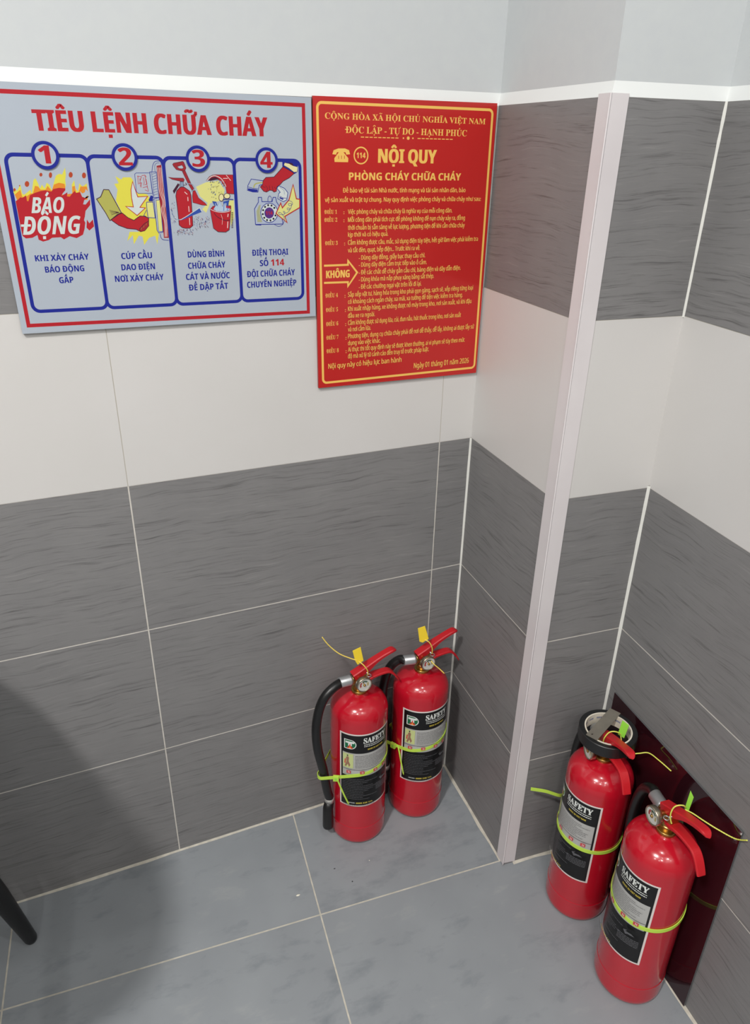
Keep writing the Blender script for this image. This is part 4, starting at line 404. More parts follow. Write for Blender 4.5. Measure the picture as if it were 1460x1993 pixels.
T2B = [('T','Để bảo vệ tài sản Nhà nước, tính mạng và tài sản nhân dân, bảo','R','gold',50.1,278.3,137.0,6.9),('T','vệ sản xuất và trật tự chung. Nay quy định việc phòng cháy và chữa cháy như sau:','R','gold',18.2,310.6,151.2,6.9),('T','ĐIỀU 1','S','gold',17.3,39.0,169.0,6.1),('T',':','R','gold',50.5,52.0,169.6,5.8),('T','ĐIỀU 2','S','gold',17.1,39.4,181.2,6.2),('T',':','R','gold',50.5,52.0,182.0,5.8),('T','ĐIỀU 3','S','gold',17.9,40.0,217.4,6.3),('T',':','R','gold',51.7,53.2,218.4,6.0),('T','ĐIỀU 4','S','gold',17.6,40.1,302.6,6.8),('T',':','R','gold',52.5,54.0,304.2,6.3),('T','ĐIỀU 5','S','gold',18.1,40.1,326.8,6.8),('T',':','R','gold',53.3,54.8,328.6,6.4),('T','ĐIỀU 6','S','gold',18.3,40.5,351.0,7.0),('T',':','R','gold',53.8,55.3,353.0,6.5),('T','ĐIỀU 7','S','gold',18.5,40.9,374.9,7.1),('T',':','R','gold',54.4,55.9,377.2,6.7),('T','ĐIỀU 8','S','gold',18.5,41.3,398.7,7.2),('T',':','R','gold',54.6,56.2,401.2,6.8),('T','Việc phòng cháy và chữa cháy là nghĩa vụ của mỗi công dân.','R','gold',58.4,254.2,169.6,7.0),('T','Mỗi công dân phải tích cực đề phòng không để nạn cháy xảy ra, đồng','R','gold',58.4,280.7,182.0,7.1),('T','thời chuẩn bị sẵn sàng về lực lượng, phương tiện để khi cần chữa cháy','R','gold',58.4,281.2,194.3,7.2),('T','kịp thời và có hiệu quả.','R','gold',58.5,132.3,205.2,7.0),('T','Cấm không được câu, mắc, sử dụng điện tùy tiện, hết giờ làm việc phải kiểm tra','R','gold',58.5,310.5,218.0,7.3),('T','và tắt đèn, quạt, bếp điện... Trước khi ra về.','R','gold',58.5,194.5,230.2,7.3),('T','- Dùng dây đồng, giấy bạc thay cầu chì.','R','gold',78.5,205.2,242.8,7.3),('T','- Dùng dây điện cắm trực tiếp vào ổ cắm.','R','gold',78.6,209.0,254.4,7.3),('T','- Để các chất dễ cháy gần cầu chì, bảng điện và dây dẫn điện.','R','gold',78.7,278.8,267.0,7.5),('T','- Dùng khóa mà nắp phuy xăng bằng sắt thép.','R','gold',78.8,224.7,278.8,7.5),('T','- Để các chướng ngại vật trên lối đi lại.','R','gold',78.9,200.3,291.2,7.6),('T','Sắp xếp vật tư, hàng hóa trong kho phải gọn gàng, sạch sẽ, xếp riêng từng loại','R','gold',58.7,307.9,303.4,7.7),('T','có khoảng cách ngăn cháy, xa mái, xa tường để tiện việc kiểm tra hàng.','R','gold',58.8,287.0,315.4,7.7),('T','Khi xuất nhập hàng, xe không được nổ máy trong kho, nơi sản xuất, và khi đậu','R','gold',58.8,306.6,327.8,7.8),('T','đầu xe ra ngoài.','R','gold',58.8,110.1,339.5,7.6),('T','Cấm không được sử dụng lửa, củi, đun nấu, hút thuốc trong kho, nơi sản xuất','R','gold',58.9,286.3,352.0,7.9),('T','và nơi cấm lửa.','R','gold',58.9,102.7,363.4,7.8),('T','Phương tiện, dụng cụ chữa cháy phải để nơi dễ thấy, dễ lấy, không ai được lấy sử','R','gold',59.0,315.8,375.7,8.1),('T','dụng vào việc khác.','R','gold',59.0,122.5,387.6,7.9),('T','Ai thực thi tốt quy định này sẽ được khen thưởng, ai vi phạm sẽ tùy theo mức','R','gold',59.0,298.2,399.5,8.2),('T','độ mà xử lý từ cảnh cáo đến truy tố trước pháp luật.','R','gold',59.1,222.1,411.5,8.2),('T','Nội quy này có hiệu lực ban hành','R','gold',21.3,165.7,427.0,9.0),('T','Ngày 01 tháng 01 năm 2026','R','gold',192.1,310.4,441.5,9.9)]
ICON = [('F','gold',[(31.4,81.0),(33.7,75.2),(41.7,72.6),(53.0,72.4),(59.9,74.8),(61.8,80.6),(55.3,81.2),(53.7,77.8),(39.4,78.0),(37.8,81.5)],None,0.8,0),('F','gold',[(41.6,78.9),(43.9,76.6),(49.2,76.5),(51.4,78.8),(58.8,86.4),(58.4,92.2),(35.2,92.1),(34.8,86.7)],None,0.8,0),('S','signred',[(42.1,82.8),(42.1,87.6)],0.9,0,0),('S','signred',[(47.1,82.7),(47.1,87.5)],0.9,0,0),('S','signred',[(52.1,82.6),(52.1,87.4)],0.9,0,0)]
ARW = [('T','KHÔNG','H','gold',19.2,61.4,270.6,12.2),('S','gold',[(15.3,250.1),(58.8,250.2),(58.8,243.5),(75.7,263.4),(58.9,285.4),(58.9,278.7),(15.0,278.0)],3.2,0,0)]
BAD = [((73.9,85.9),18.1,('T','1','B','red',65.7,79.5,96.2,22.6)),((179.1,86.8),17.9,('T','2','B','red',170.6,188.9,97.6,23.0)),((283.7,87.8),17.2,('T','3','B','red',275.4,293.4,98.3,22.6)),((389.0,88.4),17.5,('T','4','B','red',379.1,397.7,99.2,22.7))]

# ------------------------------------------------------------------ the two signs on the wall
PAL = {k: mat('print_'+k, c, .5, spec=.3) for k, c in dict(red=(174, 28, 40), navy=(24, 36, 138), yellow=(214, 206, 74), orange=(216, 132, 40), rust=(170, 66, 36), paper=(200, 208, 206),
    khaki=(170, 168, 84), khaki2=(160, 164, 128), plum=(62, 20, 44), maroon=(150, 34, 44), paleyel=(212, 210, 130), cream=(222, 214, 160), pink=(224, 196, 192), blue=(44, 76, 160), water=(160, 184, 210),
    steel=(128, 146, 170), steel2=(166, 176, 196), ink=(22, 22, 40), violet=(84, 40, 120), gold=(236, 190, 96), signred=(182, 34, 36)).items()}
PAL['board'] = SILVER = mottled('silver_sign_sheet', (168, 177, 188), (172, 181, 192), (1, 1, 1), 5, 2, rough=.42, spec=.4)
REDBOARD = mottled('red_sign_sheet', (182, 34, 32), (188, 38, 35), (1, 1, 1), 5, 2, rough=.2, spec=.45)
EDGE = mat('sign_edge', (96, 98, 100), .4, .3)
TH = 3e-6
def sign(name, label, org, corners, board, edge, bevel):
    t = thing(name, label, 'sign', (org[0], -.006, org[1]))
    mb = MB(); fr = [Vector((u/1000, 0, -v/1000)) for u, v in corners]; bk = [p+Vector((0, .0045, 0)) for p in fr]
    mb.face(fr, board)
    for i in range(4): mb.face([fr[i], bk[i], bk[(i+1) % 4], fr[(i+1) % 4]], edge)
    mb.face(list(reversed(bk)), edge); o = mb.build('board', t); return t
flat = lambda u, v, k: (u/1000, -k*TH, -v/1000)
s1 = sign('fire_drill_sign', 'silver fire drill sign with four numbered picture panels on the left wall', (-.8004, 1.5040), [(0, -1.2), (463.4, 1), (465, 330), (2.4, 327.4)], SILVER, EDGE, 0)
def part(name, parent, ops, pal=PAL, k0=0, mp=flat, maxlen=None):
    p = Print(mp, maxlen, k0); p.run(ops, pal); return p.build(name, parent)
p = Print(flat); p.stroke([(12, 10.2), (450.8, 11.8), (452, 322.4), (12.6, 315.8)], 5.4, PAL['red'], True); p.build('border', s1)
part('heading', s1, H1)
for k in range(4):
    u0 = 22.9+k*105.0; u1 = u0+105.0; dv = lambda u: .0068*(u-130)
    q = [(u, v+dv(u)) for u, v in rrect(u0, 86.2, u1, 296.6, 10)]
    p = Print(flat, None, 2+k); p.stroke(q, 5.0, PAL['navy'], True); fo = p.build('step_frame', s1)
    (cx, cy), rr, dg = BAD[k]
    part('illustration', s1, (P1, P2, P3, P4)[k], k0=6)
    p = Print(flat, None, 600); p.disc((cx, cy), 17.9, PAL['navy']); p.disc((cx, cy), 13.6, SILVER); p.run([dg], PAL); p.build('step_badge', s1)
    part('caption', s1, CAP[k], k0=8)
s2 = sign('fire_rules_sign', 'red sign with gold lettering and NỘI QUY heading, beside the pillar corner', (-.3345, 1.5065), [(0, 1), (328.7, -.6), (329.8, 463.2), (2.5, 461)], REDBOARD, mat('sign_red_edge', (150, 40, 40), .4), 0)
p = Print(flat)
bq = [(u+(v-230)*.009, v) for u, v in rrect(9.2, 9.6, 322.6, 452.4, 7)]
p.stroke(bq, 4.0, PAL['gold'], True); p.build('border', s2)
part('heading', s2, T2H)
p = Print(flat, None, 2)
for a, b in (((79.4, 55.6), (147.8, 55.7)), ((180.6, 55.5), (248.2, 55.3))):
    for i in range(9):
        x = a[0]+(b[0]-a[0])*(i+.1)/9; p.stroke([(x, a[1]), (x+5.6, a[1])], 1.3, PAL['gold'])
for c, r in (((155.5, 55.6), 1.3), ((164.2, 55.4), 2.6), ((172.7, 55.4), 1.3)): p.disc(c, r, PAL['gold'], 14)
p.build('divider', s2)
part('phone_symbol', s2, ICON)
p = Print(flat, None, 1); p.disc((80.8, 82.2), 12.9, PAL['gold']); p.disc((80.8, 82.2), 10.9, REDBOARD); p.run([('T', '114', 'B', 'gold', 73.2, 88.6, 86.0, 8.1)], PAL); p.build('number_circle', s2)
part('arrow', s2, ARW); part('rules_text', s2, T2B)

# ------------------------------------------------------------------ fire extinguishers
RED = mottled('red_enamel', (182, 17, 36), (186, 19, 39), (1, 1, 1), 20, 2, rough=.2, spec=.5, coat=.5)
LEVER = mat('red_lever_paint', (188, 24, 34), .38)
BRASS = mat('brass', (186, 152, 88), .32, 1.0)
STEEL = mat('zinc_steel', (178, 180, 182), .36, .75)
RUBBER = mat('black_rubber', (17, 17, 18), .36)
TIE = mat('lime_nylon', (190, 224, 80), .45); LIMETAG = mat('green_tag_plastic', (150, 222, 74), .45); LIMECORD = mat('lime_cord', (220, 224, 100), .5)
YTAG = mat('yellow_tag_plastic', (240, 208, 48), .45); YCORD = mat('yellow_cord', (238, 210, 96), .5)
DIAL = mat('gauge_dial', (206, 204, 198), .25, coat=.6); BRIM = mat('gauge_case', (178, 168, 148), .28, 1.0)
LP = {k: mat('label_'+k, c, .34, spec=.35, coat=.08) for k, c in dict(edge=(222, 212, 208), black=(12, 12, 14), silver=(178, 178, 176), green=(22, 104, 66), white=(222, 226, 222), red=(206, 52, 38), orange=(240, 150, 60),
    yellow=(206, 186, 70), grey=(92, 92, 96), dark=(58, 56, 58), pale=(196, 206, 140), tan=(150, 110, 90), iconred=(200, 70, 74)).items()}
RB = .0628
def label_art(right_az):
    wid = 127.0; a0 = right_az - wid/1000/RB; top = .3305
    mp = lambda u, v, k: ((RB+.00012+k*2e-5)*math.cos(a0+u/1000/RB), (RB+.00012+k*2e-5)*math.sin(a0+u/1000/RB), top-v/1000)
    p = Print(mp, 3.0); rc = lambda a, b, c, d: [(a, b), (c, b), (c, d), (a, d)]
    rnd = random.Random(5)
    p.fill(rc(0, 0, wid, 209), LP['edge']); p.fill(rc(3.6, 3.6, wid-3.6, 205.4), LP['black'])
    p.fill(rc(7.5, 53, wid-7.5, 118), LP['silver'])
    D = [(11, 16)] + [(25+13.5*math.sin(R(a)), 29-13*math.cos(R(a))) for a in range(0, 181, 15)] + [(11, 42)]
    p.fill(D, LP['white']); p.fill([(13+(u-11)*.86, 29+(v-29)*.86) for u, v in D], LP['green'])
    p.fill([(14.5, 21), (34, 21), (34, 26), (28.5, 26), (28.5, 33), (20.5, 33), (20.5, 26), (14.5, 26)], LP['white'])
    p.fill([(18, 40.2), (19, 35), (21.5, 37), (24.5, 25.5), (27, 36), (29, 33.5), (30.5, 40.2)], LP['red']); p.fill([(21.5, 40.2), (24.5, 33), (27.5, 40.2)], LP['orange'])
    p.text('SAFETY', 'F', LP['white'], 54, 110.5, 25, 15)
    def scrib(u0, u1, v, h, m, lo=1.2, hi=4.5):
        u = u0
        while u < u1:
            w = min(rnd.uniform(lo, hi), u1-u); p.fill(rc(u, v, u+w, v+h), LP[m]); u += w+rnd.uniform(.5, 1.0)
    scrib(55, 110, 28.2, 1.9, 'white'); scrib(55, 110, 32.6, 1.9, 'white')
    p.text('MADE IN VIET NAM', 'B', LP['yellow'], 63, 101, 44, 4.2)
    p.fill(rc(9, 55, 32, 95), LP['pale'])
    p.fill([(16, 66), (20, 62), (23, 66), (22, 76), (26, 86), (23, 93), (20, 84), (16, 93), (13, 91), (17, 78)], LP['tan']); p.fill([(18, 58), (21, 58), (21, 62), (18, 62)], LP['dark']); p.fill([(13, 72), (16, 70), (15, 84), (12, 84)], LP['iconred'])
    for k in range(9): scrib(36, rnd.uniform(84, 117), 59+3.9*k, .75, 'dark', 3, 9)
    p.fill(rc(7.5, 96.3, wid-7.5, 97.3), LP['dark'])
    for u in (18, 47, 76, 100):
        p.fill(rc(u, 101, u+9, 109), LP['iconred']); p.fill(rc(u+3.4, 102.5, u+4.4, 107.5), LP['edge']); p.fill(rc(u+5.6, 103.5, u+6.8, 107.5), LP['edge'])
    for k in range(13): scrib(10, rnd.uniform(50, 86), 124+4.6*k, 1.2, 'grey', 2, 7)
    p.fill([(88, 131), (95, 127), (92, 132), (102, 131), (108, 135), (97, 136), (93, 139)], LP['grey'])
    for k in range(5): scrib(80, 116, 143+3.6*k, 1.6, 'grey', 2, 6)
    p.text('HOTLINE:', 'B', LP['white'], 24, 37, 192, 2.4); p.text('0888 228 111', 'B', LP['yellow'], 39, 72, 193, 4.2)
    scrib(12, 76, 197, 1.4, 'grey'); scrib(20, 66, 200.4, 1.2, 'grey')
    return p
def hull(pts):
    pts = sorted(set(pts)); lo = []; hi = []
    cr = lambda o, a, b: (a[0]-o[0])*(b[1]-o[1])-(a[1]-o[1])*(b[0]-o[0])
    for p in pts:
        while len(lo) > 1 and cr(lo[-2], lo[-1], p) <= 0: lo.pop()
        lo.append(p)
    for p in reversed(pts):
        while len(hi) > 1 and cr(hi[-2], hi[-1], p) <= 0: hi.pop()
        hi.append(p)
    return lo[:-1]+hi[:-1]
def channel(mb, path, W, D, m, t=.0014, n=5):
    pts = spline([(a, b, c) for (a, b), c in zip(path, W)], n); ds = spline([(d, 0, 0) for d in D], n); rows = []
    for i, p in enumerate(pts):
        a = pts[max(i-1, 0)]; b = pts[min(i+1, len(pts)-1)]; tx, tz = b.x-a.x, b.y-a.y; l = math.hypot(tx, tz); nx, nz = -tz/l, tx/l
        w = max(p.z, .001); d = max(ds[i].x, t*1.3)
        q = lambda y, h: (p.x+nx*h, y, p.y+nz*h); e = min(.0018, w*.4)
        ti = min(t, w*.3)
        rows.append([q(-w, -d), q(-w, -e), q(-w+e, 0), q(w-e, 0), q(w, -e), q(w, -d), q(w-ti, -d), q(w-ti, -t), q(-w+ti, -t), q(-w+ti, -d)])
    mb.grid(rows, m, True, False)
    for r in (rows[0], rows[-1]):
        for f in ((0, 1, 8, 9), (1, 2, 3, 4, 7, 8), (4, 5, 6, 7)): mb.face([r[i] for i in f], m)
def slab(pts, off, m, mb):
    a = [Vector(p) for p in pts]; b = [p+off for p in a]; mb.face(list(reversed(a)), m); mb.face(b, m)
    for i in range(len(a)): j = (i+1) % len(a); mb.face([a[i], a[j], b[j], b[i]], m)
def ribbon(mb, P, Nn, w, t, m, closed):
    rows = [[p+Vector((0, 0, w/2)), p+n*t+Vector((0, 0, w/2)), p+n*t-Vector((0, 0, w/2)), p-Vector((0, 0, w/2))] for p, n in zip(P, Nn)]
    if closed: rows.append(rows[0])
    mb.grid(rows, m, True, False)
    if not closed: mb.face(rows[0], m); mb.face(list(reversed(rows[-1])), m)
HOSE = [(.020, .432), (.040, .433), (.062, .430), (.084, .414), (.098, .384), (.105, .338), (.102, .280), (.090, .215), (.081, .150), (.0755, .125)]
def extinguisher(loc, deg, text, lab_right, hose_az, hose_k, strap, seal, gz=0.0, drop=0.0):
    t = thing('fire_extinguisher', text, 'fire extinguisher', (loc[0], loc[1], 0), R(deg), 'red fire extinguishers on the floor')
    Ti = (Matrix.Translation((loc[0], loc[1], 0)) @ Matrix.Rotation(R(deg), 4, 'Z')).inverted()
    W = lambda p: Ti @ Vector(p)
    prof = [(.046, .0035), (.050, .0005), (.0562, .0012), (.0608, .0048), (.0628, .0105), (.0633, .018), (.0633, .0195), (.0633, .0495), (.0633, .0507), (.0637, .0516), (.0637, .0530), (RB, .0540), (RB, .0555), (RB, .20), (RB, .349), (RB, .352)]
    for i in range(1, 18):
        a = R(90*i/18); r = RB*math.cos(a)**(2/2.25); z = .352+.045*math.sin(a)**(2/2.25)
        if r > .019: prof.append((r, z))
    prof += [(.0185, .3965), (.0178, .3975)]
    mb = MB(); mb.lathe(prof, RED, 128); mb.build('tank', t)
    label_art(R(lab_right-deg)).build('label', t)
    mb = MB(); mb.lathe([(.0165, .395), (.0172, .397), (.0172, .402), (.0165, .404)], BRASS, 24); mb.lathe([(.0120, .403), (.0120, .411), (.0138, .412), (.0138, .415), (.0120, .416), (.0120, .424)], BRASS, 24)
    mb.box((-.0125, -.0095, .4195), (.0145, .0095, .4440), BRASS); mb.tube([(-.010, 0, .432), (-.0215, 0, .432)], .0092, BRASS, 16); mb.tube([(-.016, 0, .432), (-.0185, 0, .432)], .0112, BRASS, 16)
    mb.tube([(-.004, -.008, .437+gz), (-.004, -.024, .437+gz)], .0052, BRASS, 12); va = mb.build('valve', t, bevel=.0008)
    # pressure gauge
    G = Matrix.Translation((-.004, -.0225, .437+gz)) @ Matrix.Rotation(R(90), 4, 'X')
    mb = MB(); mb.lathe([(.003, 0), (.0150, 0), (.0168, .0025), (.0172, .0060), (.0172, .0105), (.0165, .0120), (.0152, .0120), (.0148, .0100)], BRIM, 40, G); ga = mb.build('gauge', t)
    gp = lambda u, v, k: tuple(G @ Vector((u/1000, -v/1000, .0101+k*TH)))
    p = Print(gp); p.disc((0, 0), 14.9, DIAL)
    arc = lambda a0, a1, r0, r1: [(r0*math.cos(R(a)), r0*math.sin(R(a))) for a in range(a0, a1+1, 10)]+[(r1*math.cos(R(a)), r1*math.sin(R(a))) for a in range(a1, a0-1, -10)]
    p.fill(arc(150, 230, 6.5, 10.5), mat('dial_red', (160, 70, 66), .4)); p.fill(arc(240, 320, 6.5, 10.5), mat('dial_green', (70, 96, 82), .4)); p.fill(arc(330, 390, 6.5, 10.5), mat('dial_ochre', (170, 158, 110), .4)); p.build('gauge_dial', ga)
    mb = MB(); mb.prism([(-.0012, -.004), (.0012, -.004), (.0004, .0105), (-.0004, .0105)], G @ Matrix.Translation((0, 0, .0106)) @ Matrix.Rotation(R(20), 4, 'Z'), .0006, BRASS)
    mb.lathe([(.0026, .0104), (.0026, .0124), (.0016, .0134)], BRASS, 16, G); mb.build('needle', ga)
    # lever and carrying handle
    mb = MB(); channel(mb, [(-.0185, .4475), (-.006, .4530), (.012, .4610), (.034, .4705), (.055, .4785), (.072, .4835), (.080, .4825), (.0855, .4785), (.0865, .4765)], [.0098, .0100, .0098, .0088, .0084, .0086, .0076, .0045, .0015], [.0135, .0145, .0145, .0085, .0066, .0060, .0050, .0040, .003], LEVER); mb.build('lever', t)
    mb = MB(); channel(mb, [(-.010, .4270), (.012, .4280), (.032, .4315), (.055, .4325), (.070, .4300), (.082, .4190), (.091, .4040), (.0935, .3985)], [.0112, .0112, .0098, .0090, .0088, .0086, .0084, .0082], [.007, .007, .0050, .0048, .0046, .0042, .0032, .0025], LEVER); mb.build('carry_handle', t)
    mb = MB(); mb.tube([(.013, -.015, .4465), (.013, .015, .4465)], .0016, STEEL, 8); mb.tube([(.013+.0045*math.cos(a), -.015-.0045-.0045*math.sin(a)*1.0, .4465) for a in [2*math.pi*k/20 for k in range(21)]], .0009, STEEL, 6, cap=False); mb.build('safety_pin', t)
    # hose
    ha = R(hose_az-deg); hd = Vector((math.cos(ha), math.sin(ha), 0))
    hp = []
    for i, (s, z) in enumerate(HOSE):
        f = min(1, max(0, (s-.03)/.035)) if i < 5 else 1
        d = (Vector((-1, 0, 0))*(1-f)+hd*f).normalized(); k = 1 if i < 2 else hose_k if i < 7 else max(hose_k, .0755/s if s*hose_k < .0755 else hose_k)
        q = d*s*k; hp.append(Vector((q.x, q.y, z-(drop if i > 1 else drop*.35*i if i else 0))))
    mb = MB(); hs = spline(hp, 8); mb.tube(hs, .0100, RUBBER, 18); ho = mb.build('hose', t)
    mb = MB(); d0 = (hs[6]-hs[0]).normalized(); mb.tube([hs[0]-d0*.001, hs[0]+d0*.003, hs[0]+d0*.004, hs[0]+d0*.026, hs[0]+d0*.027], [.0112, .0118, .0114, .0114, .0106], STEEL, 18); mb.build('ferrule', ho)
    e = hp[-1]; e2 = Vector((e.x, e.y, 0)); e3 = e2*(.0795/e2.length)
    mb = MB(); mb.tube([e, e+Vector((0, 0, -.012))], .0106, mat('nozzle_band', (186, 184, 180), .35, .6), 18); mb.build('nozzle_band', ho)
    mb = MB(); mb.tube([e+Vector((0, 0, -.012)), (e3.x, e3.y, .092), (e3.x, e3.y, .040), (e3.x, e3.y, .036)], [.0105, .0118, .0128, .0120], RUBBER, 18); mb.build('nozzle', ho)
    # nylon strap round tank and hose
    z0, ax, ay, headaz = strap[:4]
    si = min(range(len(hs)), key=lambda i: abs(hs[i].z-z0) if i > 20 else 9); hc = hs[si]
    pts = [(.0634*math.cos(R(a)), .0634*math.sin(R(a))) for a in range(0, 360, 4)] + [(hc.x+.0108*math.cos(R(a)), hc.y+.0108*math.sin(R(a))) for a in range(0, 360, 12)]
    H = hull([(round(a, 6), round(b, 6)) for a, b in pts]); cw = R(deg)
    zf = lambda x, y: z0+ax*(x*math.cos(cw)-y*math.sin(cw))+ay*(x*math.sin(cw)+y*math.cos(cw))
    P = []; n = len(H)
    for i in range(n):
        a, b = H[i], H[(i+1) % n]; k = max(1, int(math.hypot(b[0]-a[0], b[1]-a[1])/.006))
        for j in range(k): x = a[0]+(b[0]-a[0])*j/k; y = a[1]+(b[1]-a[1])*j/k; P.append(Vector((x, y, zf(x, y))))
    Nn = []
    for i in range(len(P)):
        d = P[(i+1) % len(P)]-P[i-1]; Nn.append(Vector((d.y, -d.x, 0)).normalized())
    mb = MB(); ribbon(mb, P, Nn, .0082, .0013, TIE, True); so = mb.build('strap', t)
    hi = min(range(len(P)), key=lambda i: abs((math.degrees(math.atan2(P[i].y, P[i].x))+deg-headaz+180) % 360-180)); d = P[hi]; nn = Nn[hi]; tt = Vector((-nn.y, nn.x, 0))
    mb = MB(); B4 = Matrix(((tt.x, nn.x, 0, d.x), (tt.y, nn.y, 0, d.y), (0, 0, 1, d.z), (0, 0, 0, 1)))
    mb.box((-.0062, .0002, -.0064), (.0062, .0068, .0064), TIE, B4); mb.box((-.0024, .0068, -.0035), (.0024, .0074, .0035), LIMETAG, B4); mb.build('strap_head', so, bevel=.0012)
    tail = [W(p) for p in strap[4]]
    if tail:
        mb = MB(); tp = spline(tail, 8); k = strap[5]
        if strap[6] == 'h':
            dd = (tp[-1]-tp[0]).normalized(); ribbon(mb, tp, [Vector((dd.y, -dd.x, 0)) for _ in tp], .0080, .0013, TIE, False)
        else:
            mb.tube(tp, [k]*(len(tp)-2)+[k*.8, k*.45], TIE, 8, flat=.9)
        mb.build('strap_tail', so)
    # numbered security seal on the lever
    kind, tagq, cords = seal
    tm, cm = (YTAG, YCORD) if kind == 'y' else (LIMETAG, LIMECORD)
    mb = MB()
    for cdp in cords:
        q = spline([W(p) for p in cdp], 14); mb.tube(q, [.00135 if i % 2 else .00095 for i in range(len(q))], cm, 8)
    se = mb.build('security_seal', t)
    mb = MB(); q = [W(p) for p in tagq]; v = (q[1]-q[0]).cross(q[2]-q[1]).normalized()*.0016; slab(q, v, tm, mb); mb.build('seal_tag', se, bevel=.0004)
    return t
tailA = [(-.338, -.105, .214), (-.334, -.112, .196), (-.327, -.121, .163), (-.3205, -.1305, .130)]
extinguisher((-.2776, -.0822), 3, 'red fire extinguisher with yellow seal tag, front of the pair against the left wall', -36, 189, 1.0,
    (.2215, .20, 0, 208, [(-.3445, -.1225, .206), (-.3385, -.1275, .185), (-.3300, -.1318, .157), (-.3205, -.1338, .129)], .0021, 'v'),
    ('y', [(-.2957, -.0876, .5088), (-.2806, -.0939, .5186), (-.2746, -.0964, .4844), (-.2858, -.0918, .4734), (-.2908, -.0897, .4842)],
     [[(-.3529, -.0637, .543), (-.3406, -.0688, .5227), (-.3213, -.0769, .5022), (-.300, -.085, .490), (-.288, -.0905, .4855)], [(-.2840, -.0935, .4830), (-.2785, -.0985, .4790), (-.2725, -.1015, .4710), (-.2672, -.1010, .4600), (-.2650, -.0985, .4465)]]))
extinguisher((-.1217, -.0696), 3, 'red fire extinguisher in the back corner, yellow seal tag, its hose behind its neighbour', -38, 165, .83,
    (.2256, .22, 0, 191, [(-.1835, -.0900, .214), (-.1825, -.0975, .198), (-.1800, -.1040, .172), (-.1750, -.1090, .138)], .0019, 'v'),
    ('y', [(-.1395, -.0736, .5143), (-.1265, -.0807, .5218), (-.1179, -.0854, .4894), (-.1288, -.0795, .4782), (-.1351, -.076, .4805)],
     [[(-.1260, -.0820, .4870), (-.1195, -.0865, .4840), (-.1140, -.0885, .4760), (-.1095, -.0885, .4640), (-.1078, -.0865, .4480)], [(-.1190, -.0990, .4440), (-.1135, -.1084, .4365), (-.1026, -.1130, .4250), (-.0930, -.1190, .4140)]]))
extinguisher((.0829, -.4387), -103, 'red fire extinguisher with the black tape roll round its valve, near the right corner', -120.5, 84, .79,
    (.212, 0, .02, 78, [(.0760, -.3600, .226), (.0600, -.3660, .232), (.0330, -.3530, .242), (.0050, -.3385, .246)], .0042, 'h'),
    ('g', [(.0957, -.4523, .4952), (.1047, -.4619, .4881), (.1021, -.4592, .4558), (.0937, -.4502, .4613)],
     [[(.0700, -.4420, .4440), (.0690, -.4440, .4560), (.0735, -.4470, .4690), (.0800, -.4510, .4735), (.0900, -.4540, .4700), (.0980, -.4540, .4620)], [(.0990, -.4530, .4580), (.1030, -.4615, .4330), (.1120, -.4720, .4262), (.1250, -.4800, .4290), (.1362, -.4920, .4365), (.1370, -.5180, .4410), (.1385, -.5456, .4413)]]), gz=-.022, drop=.008)
extinguisher((.0718, -.6159), -97, 'red fire extinguisher nearest the camera, standing before the glossy dark panel', -128.5, 75, .92,
    (.232, .15, .10, 45, [], .002, 'v'),
    ('g', [(.0834, -.6317, .5004), (.0878, -.6376, .4889), (.0869, -.6365, .4587), (.0828, -.6309, .4581)],
     [[(.0600, -.6318, .4350), (.0575, -.6290, .4450), (.0565, -.6280, .4580), (.0585, -.6290, .4700), (.0630, -.6320, .4760), (.0720, -.6350, .4750), (.0800, -.6340, .4660)], [(.0834, -.6316, .4575), (.091, -.6419, .4558), (.1030, -.6560, .4485), (.1150, -.6757, .4440), (.1222, -.7030, .4495), (.1210, -.7225, .4680)]]))

# ------------------------------------------------------------------ things round them
tp = thing('tape_roll', 'roll of black adhesive tape hung round the valve of an extinguisher', 'tape roll', (.0910, -.4280, .4330))
TAPE = mat('black_tape', (26, 27, 28), .42); CORE = mottled('cardboard_core', (206, 198, 180), (220, 214, 200), (1, 1, 1), 12, 3, rough=.7); CINK = mat('core_print', (96, 110, 150), .7)
mb = MB(); rows = []
for r, z in [(.0441, .0), (.0441, .0235), (.0455, .0242), (.0530, .0242), (.0540, .0232), (.0540, .001), (.0530, .0), (.0441, .0)]: rows.append([(r*math.cos(2*math.pi*j/72), r*math.sin(2*math.pi*j/72), z) for j in range(72)])
mb.grid(rows, TAPE, True, True); o = mb.build('tape', tp); o.modifiers.new('edge', 'EDGE_SPLIT').split_angle = R(35)
mb = MB(); rows = []
for r, z in [(.0415, .0), (.0415, .0246), (.0440, .0246), (.0440, .0), (.0415, .0)]: rows.append([(r*math.cos(2*math.pi*j/72), r*math.sin(2*math.pi*j/72), z) for j in range(72)])
mb.grid(rows, CORE, True, False); o = mb.build('core', tp)
p = Print(lambda u, v, k: (.04135*math.cos(-u/41.35), .04135*math.sin(-u/41.35), .0246-v/1000), 2.0); rnd = random.Random(2)
for k in range(14):
    u0 = -130+k*18
    for j in range(4): p.fill([(u0+j*2.7, 8), (u0+j*2.7+rnd.uniform(1.2, 2.2), 8), (u0+j*2.7+1.8, 12), (u0+j*2.7, 12)], CINK)
p.build('core_print', o)
GST = mottled('grey_strip_metal', (122, 117, 108), (136, 131, 120), (1, 1, 1), 30, 3, rough=.4, metal=.35)
a = Vector((.1350, -.3945)); b = Vector((.0445, -.4362)); d = (b-a).normalized(); n = Vector((-d.y, d.x)); w = .0112
mb = MB(); zt = .4578; hb = b-d*.009-n*.003; T3 = Matrix.Translation((0, 0, zt))
ring = [(hb.x+.0022*math.cos(R(q)), hb.y+.0014*math.sin(R(q))) for q in range(0, 360, 45)]
outl = [a+n*w, a-n*w, b-n*w, b+n*w]
